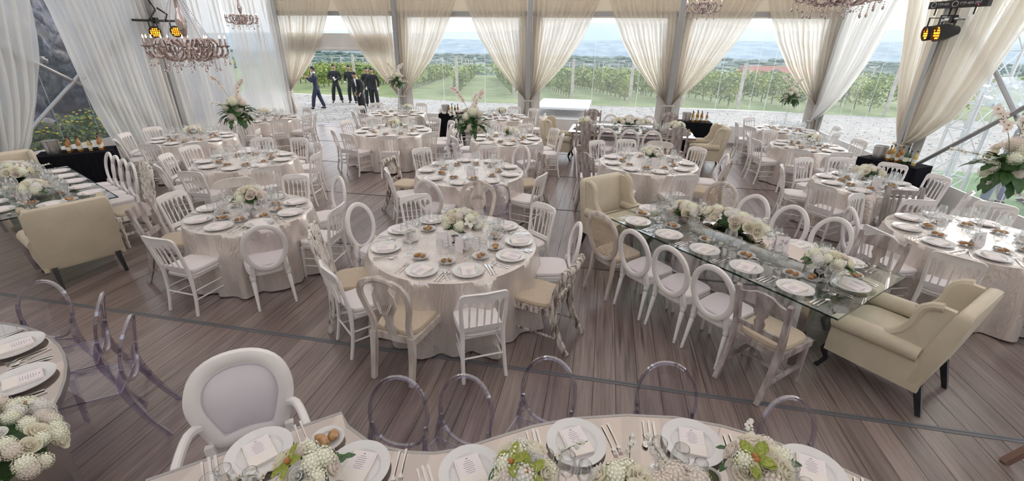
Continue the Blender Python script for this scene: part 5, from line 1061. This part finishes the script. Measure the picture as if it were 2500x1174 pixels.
for t, dx, dy, rx, h, n, _ in LOW:
    cx, cyy, r, ph = TABLES[t]; arrangement(cx + dx, cyy + dy, TZ, rx, rx * .85, h, n, 'low cream rose and hydrangea bouquet on ' + ph, qf, bs=1.05, spill=2, leaf_n=8)
for u, v, rx, ry, h, n, l, z in [(-.62, .02, .19, .12, .12, 11, 'small bouquet of cream roses at far end of the clear glass table', TZ), (-.05, .02, .36, .15, .16, 28, 'long mound of white hydrangeas in middle of the clear glass table', TZ + .122), (.92, -.02, .17, .13, .14, 13, 'compact bouquet at near end of the clear glass table', TZ)]: x, y = at_rect('R1', u, v); arrangement(x, y, z, rx, ry, h, n, l, qf, 'low' if z < .8 else None, rz=RECT['R1'][1], bs=1.05, spill=4, leaf_n=12)
for u, v, rx, ry, h, n, l, z in [(0, .02, .46, .14, .14, 26, 'long mound of cream flowers on the rear mirrored table', TZ + .122), (-1.08, -.05, .15, .13, .16, 9, 'small bouquet at left end of the rear mirrored table', TZ), (1.05, -.05, .16, .13, .16, 10, 'small bouquet at right end of the rear mirrored table', TZ)]: x, y = at_rect('R2', u, v); arrangement(x, y, z, rx, ry, h, n, l, qf, 'low' if z < .8 else None, bs=1.15)
for u, v, rx, ry, h, n, l, z in [(.35, .06, .34, .16, .17, 22, 'long mound of white flowers on the left glass table', TZ + .122), (-.62, .05, .16, .13, .13, 10, 'small bouquet near the wing chair on left glass table', TZ)]: x, y = at_rect('R3', u, v); arrangement(x, y, z, rx, ry, h, n, l, qf, 'low' if z < .8 else None, rz=RECT['R3'][1], bs=1.1, spill=2)
for x, y, rx, ry, h, n, l, c in [(-1.17, 1.20, .13, .11, .12, 11, 'white roses and green orchids beside first plate of front table', 1), (-.20, 1.40, .13, .12, .13, 14, 'white roses with two green orchids in front centre of head table', 2), (.26, 1.42, .16, .10, .10, 12, 'blush roses at the bottom edge of the front mirrored table', 0), (.86, 1.66, .13, .12, .13, 13, 'blush bouquet with green orchids at right of the front table', 2), (.52, 1.50, .12, .07, .07, 7, 'loose white blossoms between candles on the front mirrored table', 0)]: arrangement(x, y, TZ, rx, ry, h, n, l, qf, 'low', (.5, .48, .02), 1.0, 8, c, spill=2)
g = arrangement(-2.82, .93, TZ - .02, .42, .36, .27, 120, 'thick white floral garland at the lower left corner', qf, None, (.10, .85, .05), .78, 22, 0, spill=3)
def tall(x, y, zc, label, q, sc=1.0, arc=1):
    r = ob('tall_bouquet', None, None, (x, y, TZ + .001)); tag(r, label, 'flowers', 'tall flower centrepieces'); hs = zc - TZ - .16
    ob('glass_stand', MB().lathe([(.09, 0), (.09, .012), (.03, .02), (.022, .05), (.022, hs), (.035, hs + .04)], 14, cap=False).mesh('glass_stand', 'glass'), r, label='tall clear glass column'); ob('inner_stem', MB().tube([(0, 0, .02), (0, 0, hs)], .006, 5).mesh('instem', 'glass'), r)
    ob('foliage', MB().blob((0, 0, hs + .12), 1, 8, 5, (.12 * sc, .12 * sc, .10 * sc)).mesh('tfol', 'leaf'), r)
    for i in range(12):
        a = i * 2.4; el = -.8 + 1.9 * i / 11; d = Vector((math.cos(a) * math.cos(el), math.sin(a) * math.cos(el), math.sin(el) * 1.25)); p = d * (.135 * sc) + Vector((0, 0, hs + .13)); k = i % 3
        bloom(r, 'hydrangea' if k else 'rose', HYD[(0, 0, 2)[k]] if k else ROSE[(0, 2)[i % 2]], p, d, ((.056 if i < 10 else .075) if k else .05) * sc, q.uniform(0, 6))
    for i in range(40):
        a = q.uniform(0, 6.28); d = Vector((math.cos(a), math.sin(a), q.uniform(-1.2, .6))).normalized(); qd = d.to_track_quat('Y', 'Z'); o = ob('leaf', q.choice([LEAF, FERN, FERN]), r, d * .10 * sc + Vector((0, 0, hs + .11)), qd.to_euler(), q.uniform(.13, .21) * sc)
    for j, (ax, ay, up, ln) in enumerate([(-.55, 0, .95, .50), (.35, .1, .95, .46), (-.95, .1, .22, .46), (.85, -.1, -.05, .34), (.25, -.4, -.75, .32), (-.5, -.3, -.5, .3), (.1, .3, 1.0, .40)]):
        d = Vector((ax, ay, 0)); P = [Vector((0, 0, hs + .12)) + d * (ln * t * sc) + Vector((0, 0, up * ln * sc * (t * 1.7 - .75 * t * t))) for t in (0, .25, .5, .75, 1)]; sp = ob('orchid_spray', MB().tube(P, .003, 4).mesh('spray', 'stem'), r)
        for k in range(7): t = .45 + .55 * k / 6; f = t * 4; i0 = min(3, int(f)); pp = P[i0] + (P[i0 + 1] - P[i0]) * (f - i0); bloom(sp, 'orchid', (ORP if j < 2 else ORC), pp + Vector((q.uniform(-.02, .02), q.uniform(-.02, .02), q.uniform(-.02, .015))), (q.uniform(-.8, .8), -1, q.uniform(-.1, .6)), ((.036 if j < 2 else .02) if j < 6 else .03) * sc * q.uniform(.8, 1.2), q.uniform(0, 6))
tall(-6.0, 6.6, 1.62, 'tall bouquet with arching orchids on the left round table', qf, 1.15); tall(-2.03, 6.95, 1.57, 'tall bouquet on glass column at the middle round table', qf, 1.1); tall(-5.75, 12.35, 1.70, 'tall bouquet in front of drape by the doorway', qf, 1.0); tall(4.45, 12.4, 1.60, 'tall bouquet on the rearmost right round table', qf, .95); tall(4.3, 5.62, 1.60, 'tall white orchid bouquet at the right edge', qf, 1.25)
# ------------------------------------------------------------------ drinks bars
def bottle(x, y, z, m, s, label):
    r = ob('bottle', MB().lathe([(.001, 0), (.036, .0), (.038, .01), (.038, .17), (.03, .205), (.014, .235), (.013, .285), (.015, .29), (.015, .30), (.001, .30)], 12, (0, 0, 0), cap=False).mesh('bottle', m), None, (x, y, z), (0, 0, 0), s); tag(r, label, 'bottle', 'bottles on the drinks bars')
    ob('label', MB().lathe([(.0388, .05), (.0388, .13)], 12, cap=False).mesh('blabel', 'label_paper'), r); ob('cap', MB().lathe([(.0155, .275), (.0155, .305), (.001, .305)], 10, cap=False).mesh('bcap', 'matt_black'), r)
def bar(x, y, rz, w, dp, h, where, seed, nb=7):
    q = random.Random(seed); r = ob('drinks_bar', None, None, (x, y, 0), (0, 0, rz)); tag(r, 'black skirted drinks bar ' + where, 'bar table', 'black skirted drinks bars')
    ob('bar_top', MB().box((0, 0, h - .01), (w, dp, .02)).mesh('bartop', 'black_cloth', smooth=False), r); pts = []
    per = [(-w / 2, -dp / 2), (w / 2, -dp / 2), (w / 2, dp / 2), (-w / 2, dp / 2)]
    for i in range(4):
        a, c = Vector(per[i]), Vector(per[(i + 1) % 4]); n = int((c - a).length / .02); nn = Vector(((c - a).y, -(c - a).x)).normalized()
        for k in range(n): t = k / n; pts.append((a + (c - a) * t, nn))
    rings = [[(p.x + n.x * o * (.006 + .010 * math.sin(k * 1.5)), p.y + n.y * o * (.006 + .010 * math.sin(k * 1.5)), z) for k, (p, n) in enumerate(pts)] for z, o in ((h - .002, .6), (h - .1, 1), (.3, 1.5), (.01, 1.9))]
    ob('skirt', MB().loft(rings, caps=False).mesh('skirt', 'black_cloth'), r, label='pleated black skirt'); c, s = math.cos(rz), math.sin(rz)
    W_ = lambda u, v: (x + u * c - v * s, y + u * s + v * c)
    bx = ob('ice_bucket', MB().lathe([(.001, 0), (.10, 0), (.115, .22), (.12, .225), (.11, .225), (.096, .02), (.001, .02)], 20, cap=False).mesh('bucket', 'brushed_steel'), None, (*W_(-w * .28, 0), h)); tag(bx, 'steel ice bucket on the bar ' + where, 'bucket', 'steel ice buckets')
    for i in range(nb): u = -w * .08 + w * .50 * (i % 4) / 3.6; v = -.06 + .10 * (i // 4) + q.uniform(-.02, .02); m = q.choice(['amber_glass', 'gold_glass', 'green_glass', 'amber_glass']); bottle(*W_(u, v), h, m, q.uniform(.7, .98), '%s %s bottle in %s row on the bar %s' % (NTH[i % 4], m.replace('_glass', ''), ('front', 'back')[i // 4], where))
bar(-9.30, 6.32, R(45), 1.05, .55, .78, 'beside the left glass table', 1, 8); bar(-4.25, 12.5, R(4), .62, .5, .80, 'by the doorway tables', 2, 4); bar(2.40, 12.75, R(0), .80, .5, .82, 'right of the rear mirrored table', 3, 7); bar(5.25, 9.15, R(-55), .95, .5, .80, 'under the right stage lights', 4, 7)
# ------------------------------------------------------------------ chandeliers
def chandelier(x, y, z, dia, label, arms=10, seed=1):
    q = random.Random(seed); r = ob('chandelier', None, None, (x, y, z)); tag(r, label, 'chandelier', 'crystal chandeliers'); R_ = dia / 2; k = dia
    ob('body', MB().lathe([(.001, -.16 * k), (.03 * k, -.15 * k), (.05 * k, -.13 * k), (.09 * k, -.12 * k), (.02 * k, -.10 * k), (.06 * k, -.06 * k), (.09 * k, .0), (.05 * k, .05 * k), (.03 * k, .08 * k), (.05 * k, .12 * k), (.025 * k, .16 * k), (.045 * k, .22 * k), (.07 * k, .34 * k), (.035 * k, .46 * k), (.025 * k, .6 * k), (.05 * k, .66 * k), (.02 * k, .75 * k), (.001, .8 * k)], 14, cap=False).mesh('chbody', 'crystal'), r, label='smoky glass baluster body')
    ob('rod', MB().tube([(0, 0, .75 * k), (0, 0, 6.1 - z)], .008, 6).mesh('chrod', 'brushed_steel'), r)
    am = MB().tube([(.05 * k, 0, .02 * k), (.11 * k, 0, -.10 * k), (.21 * k, 0, -.14 * k), (.32 * k, 0, -.06 * k), (.36 * k, 0, .07 * k), (.30 * k, 0, .13 * k), (.26 * k, 0, .07 * k)], .018 * k, 7).tube([(.10 * k, 0, .03 * k), (.19 * k, 0, .13 * k), (.27 * k, 0, .07 * k), (.25 * k, 0, -.03 * k), (.18 * k, 0, -.02 * k)], .014 * k, 6).tube([(.31 * k, 0, -.07 * k), (.40 * k, 0, -.10 * k), (.47 * k, 0, -.04 * k), (.47 * k, 0, .03 * k)], .015 * k, 6).mesh('charm', 'crystal')
    cupm = MB().lathe([(.012 * k, .02 * k), (.05 * k, .045 * k), (.055 * k, .05 * k), (.02 * k, .05 * k), (.018 * k, .09 * k)], 10, (.47 * k, 0, 0), cap=False).mesh('chcup', 'crystal'); cn = MB().lathe([(.014 * k, .05 * k), (.014 * k, .14 * k), (.001, .14 * k)], 8, (.47 * k, 0, 0), cap=False).mesh('chcandle', 'crystal'); bl = MB().lathe([(.006 * k, .14 * k), (.010 * k, .155 * k), (.006 * k, .17 * k), (.001, .185 * k)], 8, (.47 * k, 0, 0), cap=False).mesh('chbulb', 'bulb')
    drop = MB().lathe([(.001, -.05 * k), (.015 * k, -.035 * k), (.012 * k, -.015 * k), (.001, 0)], 7, cap=False).mesh('chdrop', 'crystal')
    def bead(me, par): b_ = ob('bead_strand', me, par); b_['kind'] = 'stuff'; return b_
    def strand(p0, p1, sag, n, rr):
        b = MB()
        for i in range(n + 1): t = i / n; p = Vector(p0).lerp(Vector(p1), t); b.blob((p.x, p.y, p.z - sag * 4 * t * (1 - t)), rr, 5, 3)
        return b.mesh('bead_strand', 'crystal_bead')
    for i in range(arms):
        a = 2 * PI * i / arms + .2; o = ob('arm', am, r, (0, 0, 0), (0, 0, a)); ob('cup', cupm, o); ob('candle', cn, o); ob('bulb', bl, o, label='glowing candle bulb')
        for u, dz in ((.47, -.02), (.33, -.10)):
            st = strand((u * k, 0, dz * k), (u * k, 0, (dz - .13) * k), 0, 5, .008 * k); s2 = bead(st, o); ob('drop', drop, s2, (u * k, 0, (dz - .14) * k))
        a2 = 2 * PI * (i + 1) / arms + .2
        bead(strand((.47 * k * math.cos(a), .47 * k * math.sin(a), -.02 * k), (.47 * k * math.cos(a2), .47 * k * math.sin(a2), -.02 * k), .10 * k, 9, .0075 * k), r); bead(strand((.33 * k * math.cos(a), .33 * k * math.sin(a), -.08 * k), (.10 * k * math.cos(a2), .10 * k * math.sin(a2), -.12 * k), .12 * k, 9, .0075 * k), r)
        if i % 3 == 0: bead(strand((.36 * k * math.cos(a), .36 * k * math.sin(a), .10 * k), (.04 * k * math.cos(a), .04 * k * math.sin(a), .70 * k), .0, 26, .008 * k), r)
chandelier(-4.72, 4.70, 2.57, .82, 'large crystal chandelier at the upper left', 12, 1); chandelier(-8.16, 9.75, 3.07, .70, 'small distant chandelier before the white curtain', 8, 2); chandelier(1.80, 10.70, 3.36, .74, 'small chandelier before the drape at upper right', 8, 3); chandelier(2.49, 6.32, 3.25, .92, 'large chandelier cut by the top edge at right', 10, 4)
# ------------------------------------------------------------------ stage lights
def par(x, y, z, aim, label, s=1.0):
    r = ob('stage_light', None, None, (x, y, z)); tag(r, label, 'stage light', 'orange stage lights'); h = ob('housing', MB().lathe([(.001, -.16 * s), (.05 * s, -.16 * s), (.07 * s, -.11 * s), (.098 * s, -.03 * s), (.105 * s, .09 * s), (.098 * s, .09 * s), (.092 * s, .06 * s), (.001, .06 * s)], 18, cap=False).mesh('par', 'matt_black'), r, (0, 0, 0), look(aim))
    q = random.Random(int(x * 97 + y * 31))
    for i in range(5):
        for j in range(5):
            u, v = -.064 + .032 * i, -.064 + .032 * j
            if u * u + v * v < .0068: ob('led', MB().lathe([(.013 * s, .062 * s), (.009 * s, .07 * s), (.001, .072 * s)], 7, (u * s, v * s, 0), cap=False).mesh('led', q.choice(['led_orange', 'led_orange', 'led_orange', 'led_yellow', 'led_yellow'])), h)
    for sd in (-1, 1): ob('bracket', MB().sweep([(sd * .09 * s, 0, 0), (sd * .09 * s, 0, .20 * s)], [(-.006, -.015), (.006, -.015), (.006, .015), (-.006, .015)], up=(0, 1, 0)).mesh('yoke', 'matt_black'), r)
    ob('bracket', MB().box((0, 0, .2 * s), (.19 * s, .03, .012)).mesh('yoke', 'matt_black'), r)
def light_bar(p0, p1, label, m='matt_black'): o = ob('light_bar', MB().tube([p0, p1], .025, 8).mesh('light_bar', m)); tag(o, label, 'light bar'); ob('clamp', MB().box(tuple((a + b) / 2 for a, b in zip(p0, p1)), (.08, .08, .12)).mesh('lclamp', 'matt_black', smooth=False), o); return o
light_bar((-10.2, 8.93, 3.02), (-10.25, 10.1, 3.04), 'black light bar on the left tent post'); par(-10.08, 9.28, 2.80, (.75, -.62, -.25), 'left orange stage light on the left post', 1.15); par(-10.08, 9.82, 2.82, (.8, -.6, -.2), 'right orange stage light on the left post', 1.15)
for i, (a, b_) in enumerate([((-10.3, 9.55, 3.45), (-10.2, 9.35, 3.05)), ((-10.3, 9.7, 3.3), (-10.2, 9.75, 3.05))]): tag(ob('power_cable', MB().tube([a, ((a[0] + b_[0]) / 2, (a[1] + b_[1]) / 2 + .15, (a[2] + b_[2]) / 2), b_], .02, 6).mesh('power_cable', 'matt_black')), ['black cable hanging above the left light bar', 'second black cable above the left light bar'][i], 'cable')
light_bar((5.6, 9.90, 3.12), (5.5, 9.10, 3.12), 'grey light bar on the right tent post', 'brushed_steel'); par(5.50, 9.84, 2.92, (-.97, .10, -.15), 'left orange stage light on the right post', 1.15); par(5.42, 9.40, 2.92, (-.97, .02, -.15), 'right orange stage light on the right post', 1.25)
def led_panel(x, y, z, rz, label):
    r = ob('dimmer_unit', None, None, (x, y, z), (0, 0, rz)); tag(r, label, 'dimmer'); ob('case', MB().box((0, 0, 0), (.52, .10, .11)).mesh('dcase', 'matt_black', smooth=False), r); ob('dial', MB().tube([(-.17 + .04 * math.cos(a * PI / 8), -.053, .04 * math.sin(a * PI / 8)) for a in range(16)], .005, 5, up=(0, 1, 0), loop=True).mesh('dial', 'print_grey'), r); ob('indicator', MB().blob((.15, -.052, -.03), .008, 6, 4).mesh('indicator', 'red_light'), r)
    ob('lettering', text_mesh('TTP-404 ZBT', .052, 'print_grey'), r, (-.11, -.0515, -.012), (R(90), 0, 0), label='grey printed lettering')
    for u in (-.15, .1): ob('clamp', MB().tube([(u, 0, -.05), (u, 0, -.16)], .012, 5).mesh('dcl', 'matt_black'), r)
led_panel(5.62, 9.92, 3.36, R(-68), 'left black dimmer unit above the right stage lights'); led_panel(5.50, 9.16, 3.33, R(-62), 'right black dimmer unit above the right stage lights')
# ------------------------------------------------------------------ people
def skin_obj(name, verts, edges, radii, m, parent, root=0, sub=1):
    me = bpy.data.meshes.new(name); me.from_pydata(verts, edges, []); me.materials.append(MATS[m]); o = ob(name, me, parent)
    me.skin_vertices or me.attributes  # layer is made with the modifier below
    mod = o.modifiers.new('skin', 'SKIN'); lay = me.skin_vertices[0].data if len(me.skin_vertices) else None
    if lay is None: return o
    for i, r in enumerate(radii): lay[i].radius = r if isinstance(r, tuple) else (r, r)
    lay[root].use_root = True; mod.use_smooth_shade = True; mod.branch_smoothing = .6
    s = o.modifiers.new('sub', 'SUBSURF'); s.levels = sub; s.render_levels = sub; return o
def person(x, y, z, rz, label, h=1.74, lean=0, hands=None, feet=None, jacket='black_suit', trousers='black_suit', shirt=None, head_turn=0, skin='skin', gloves=False, dress=False, knee=0):
    r = ob('person', None, None, (x, y, z), (0, 0, rz), h / 1.74); tag(r, label, 'person', 'people outside the tent')
    L_ = math.sin(lean); C_ = math.cos(lean)
    def up(px, py, pz): d = pz - .95; return (px, py * C_ + d * L_, .95 + d * C_ - py * L_)
    pel = (0, 0, .95); sp = up(0, .01, 1.15); ch = up(0, .0, 1.36); nk = up(0, .0, 1.49); nk2 = up(0, .02, 1.54); hd = up(0, .035, 1.62); ht = up(0, .03, 1.70)
    sh = [up(s * .185, 0, 1.41) for s in (-1, 1)]; hands = hands or [((-.24, -.02, 1.12), (-.25, .08, .88)), ((.24, -.02, 1.12), (.25, .08, .88))]
    feet = feet or [(-.11, 0), (.11, 0)]
    V = [pel, sp, ch, nk, nk2, hd, ht]; E = [(0, 1), (1, 2), (2, 3), (3, 4), (4, 5), (5, 6)]; rad = [(.09, .07), (.08, .06), (.08, .06), (.06, .06), (.055, .06), (.102, .118), (.085, .095)]
    jv, je, jr = [(pel[0], pel[1], pel[2] - .08), pel, sp, ch, up(0, 0, 1.46)], [(0, 1), (1, 2), (2, 3), (3, 4)], [(.135, .105), (.155, .12), (.16, .12), (.195, .135), (.095, .09)]
    tv, te, tr = [(0, 0, .99), (0, 0, .93)], [(0, 1)], [(.14, .105), (.14, .11)]
    for i, s in enumerate((-1, 1)):
        el, ha = hands[i]; n = len(V); e, w = Vector(el), Vector(ha); dr = (w - e).normalized(); pm = w + dr * .05; V += [sh[i], el, ha, tuple(pm)]; E += [(2, n), (n, n + 1), (n + 1, n + 2), (n + 2, n + 3)]; rad += [.035, .034, .028, (.030, .022)]
        sd = dr.cross(Vector((1, 0, 0)) if abs(dr.x) < .8 else Vector((0, 1, 0))).normalized()
        for f in range(5):
            b0 = len(V); off = sd * ((f - 1.5) * .014) if f < 4 else sd * -.035
            V.append(tuple(pm + off * 1.1 + dr * (.045 + .008 * (f in (1, 2)) if f < 4 else .01))); E.append((n + 3, b0)); rad.append(.0085)
            V.append(tuple(pm + off * 1.2 + dr * (.075 + .012 * (f in (1, 2)) if f < 4 else .04) + Vector((0, .012, 0)))); E.append((b0, b0 + 1)); rad.append(.007)
        m_ = len(jv); wr = e.lerp(w, .94); jv += [sh[i], el, tuple(wr)]; je += [(3, m_), (m_, m_ + 1), (m_ + 1, m_ + 2)]; jr += [.10, .072, .055]
        hp = (s * .095, 0, .89); fx, fy = feet[i]; an = (fx, fy, .085); kn = ((hp[0] + fx) / 2, fy * .5 + .03 + knee * (1 if i else -.2), .49); n = len(V); V += [hp, kn, an, (fx * 1.1, fy + .10, .04)]; E += [(0, n), (n, n + 1), (n + 1, n + 2), (n + 2, n + 3)]; rad += [.06, .05, .040, .035]
        m_ = len(tv); tv += [hp, kn, (an[0], an[1] - .01, .07)]; te += [(1, m_), (m_, m_ + 1), (m_ + 1, m_ + 2)]; tr += [.12, .092, .078]
        sb = MB(); sb.blob((fx * 1.1, fy + .05, .045), .05, 10, 5, (1.0, 2.6, .85)); ob('shoe', sb.mesh('shoe', 'shoe'), r)
        if gloves: gv = MB(); gv.blob(tuple(pm + dr * .02), .042, 8, 5, (1, 1, 1.3)); ob('glove', gv.mesh('glove', 'white_cloth'), r, label='white glove')
    skin_obj('body', V, E, rad, skin, r); skin_obj('jacket', jv, je, jr, jacket, r, 1)
    if not dress: skin_obj('trousers', tv, te, tr, trousers, r)
    else: ob('skirt', MB().lathe([(.13, 1.0), (.17, .85), (.24, .58), (.26, .5)], 16, cap=False).mesh('skirt', jacket), r)
    hc = Vector(hd); hr = ob('head', None, r, tuple(hc), (lean * -.6, 0, head_turn)); bpy.data.objects.remove(hr)
    T = Matrix.Translation(hc) @ Matrix.Rotation(head_turn, 4, 'Z') @ Matrix.Rotation(-lean * .7, 4, 'X')
    def feat(nm, b, m): me = b.mesh(nm, m); o = ob(nm, me, r); o.matrix_local = T; return o
    hb = MB(); rings = []
    for k in range(7):
        a = R(-8 + 98 * k / 6); ring = []
        for i in range(14): t = 2 * PI * i / 14; fr = max(0, math.sin(t)); zc = .05 + .115 * math.sin(a) + (.05 * fr if k == 0 else 0) - (.06 * max(0, -math.sin(t)) if k == 0 else 0); ring.append((.088 * math.cos(a) ** .7 * math.cos(t), -.008 + .103 * math.cos(a) ** .7 * math.sin(t) - (.012 if fr else 0), zc - .02))
        rings.append(ring)
    feat('hair', hb.loft(rings), 'hair'); feat('nose', MB().tube([(0, .085, .02), (0, .108, -.012), (0, .092, -.022)], [.006, .012, .008], 6), skin); feat('mouth', MB().blob((0, .088, -.052), .02, 8, 4, (1, .35, .3)), 'lip')
    for s in (-1, 1): feat('eye', MB().blob((s * .03, .082, .015), .011, 6, 4, (1.2, .6, .7)), 'eye_white'); feat('pupil', MB().blob((s * .03, .088, .015), .006, 6, 4), 'hair'); feat('ear', MB().blob((s * .084, -.005, .0), .024, 6, 4, (.4, .8, 1.2)), skin)
    if shirt: b = MB(); b.add([up(-.045, .105, 1.44), up(.045, .105, 1.44), up(.02, .128, 1.22), up(-.02, .128, 1.22), up(-.05, .07, 1.50), up(.05, .07, 1.50)], [(0, 1, 2, 3), (4, 5, 1, 0)]); ob('shirt_front', b.mesh('shirt', shirt), r); ob('collar', MB().lathe([(.066, 0), (.058, .05)], 14, nk, cap=False).mesh('collar', shirt), r)
    return r
person(-12.39, 18.38, GZ, R(118), 'man in navy suit walking left outside the doorway', 1.76, .02, [((-.2, .10, 1.14), (-.08, .34, 1.32)), ((.24, -.04, 1.13), (.12, .28, 1.30))], [(-.09, .24), (.09, -.22)], 'navy_suit', 'navy_suit', 'white_cloth', skin='skin')
person(-12.75, 20.51, GZ, R(206), 'waiter in black with white gloves wiping something', 1.75, .02, [((-.30, .02, 1.14), (-.06, .24, 1.10)), ((.30, .02, 1.14), (.06, .25, 1.16))], [(-.2, 0), (.2, 0)], gloves=True, head_turn=.1)
person(-11.98, 20.58, GZ, R(195), 'waiter in black looking down with one white glove', 1.74, .08, [((-.27, -.02, 1.13), (-.26, .10, .93)), ((.26, -.03, 1.13), (.22, .15, 1.02))], [(-.15, .05), (.15, -.05)], gloves=True)
person(-9.62, 17.15, GZ, R(168), 'man in black dinner suit bending forward by the rear tables', 1.72, .30, [((-.30, .16, 1.14), (-.26, .30, .92)), ((.30, .0, 1.12), (.26, .02, .90))], [(-.12, .0), (.13, -.12)], shirt='white_cloth', head_turn=.25)
person(-10.75, 19.9, GZ, R(214), 'waiter standing half hidden behind the bending man', 1.70, .06, gloves=True)
person(-10.25, 19.5, GZ, R(190), 'waiter in black cap with head bowed at the right', 1.72, .16, [((-.27, .04, 1.12), (-.24, .14, .90)), ((.28, .0, 1.12), (.30, .08, .90))], [(-.16, .1), (.14, -.12)], gloves=True)
person(7.75, 10.15, GZ, R(60), 'man in blue grey suit standing outside the right wall', 1.80, .0, None, [(-.10, .12), (.10, -.14)], 'blue_suit', 'blue_suit', skin='skin_light'); person(8.55, 10.35, GZ, R(80), 'bare legged person in pink standing behind the blue suit', 1.55, 0, None, None, 'pink_cloth', 'pink_cloth', skin='skin_light', dress=True)
# wooden easel leg at the lower right corner
r = ob('wooden_easel', None, None, (3.05, 2.62, 0)); tag(r, 'brown wooden easel cut off at the lower right corner', 'easel')
for a, c in [((-.02, .28, 0), (.55, .35, .75)), ((-.02, -.05, 0), (.62, .30, .78))]: ob('leg', MB().sweep([a, c], SQ(.022), up=(0, 1, 0)).mesh('eleg', 'cardboard_brown', smooth=False), r)
ob('rail', MB().sweep([(.35, .32, .48), (.40, .18, .50)], SQ(.02)).mesh('erail', 'cardboard_brown', smooth=False), r)
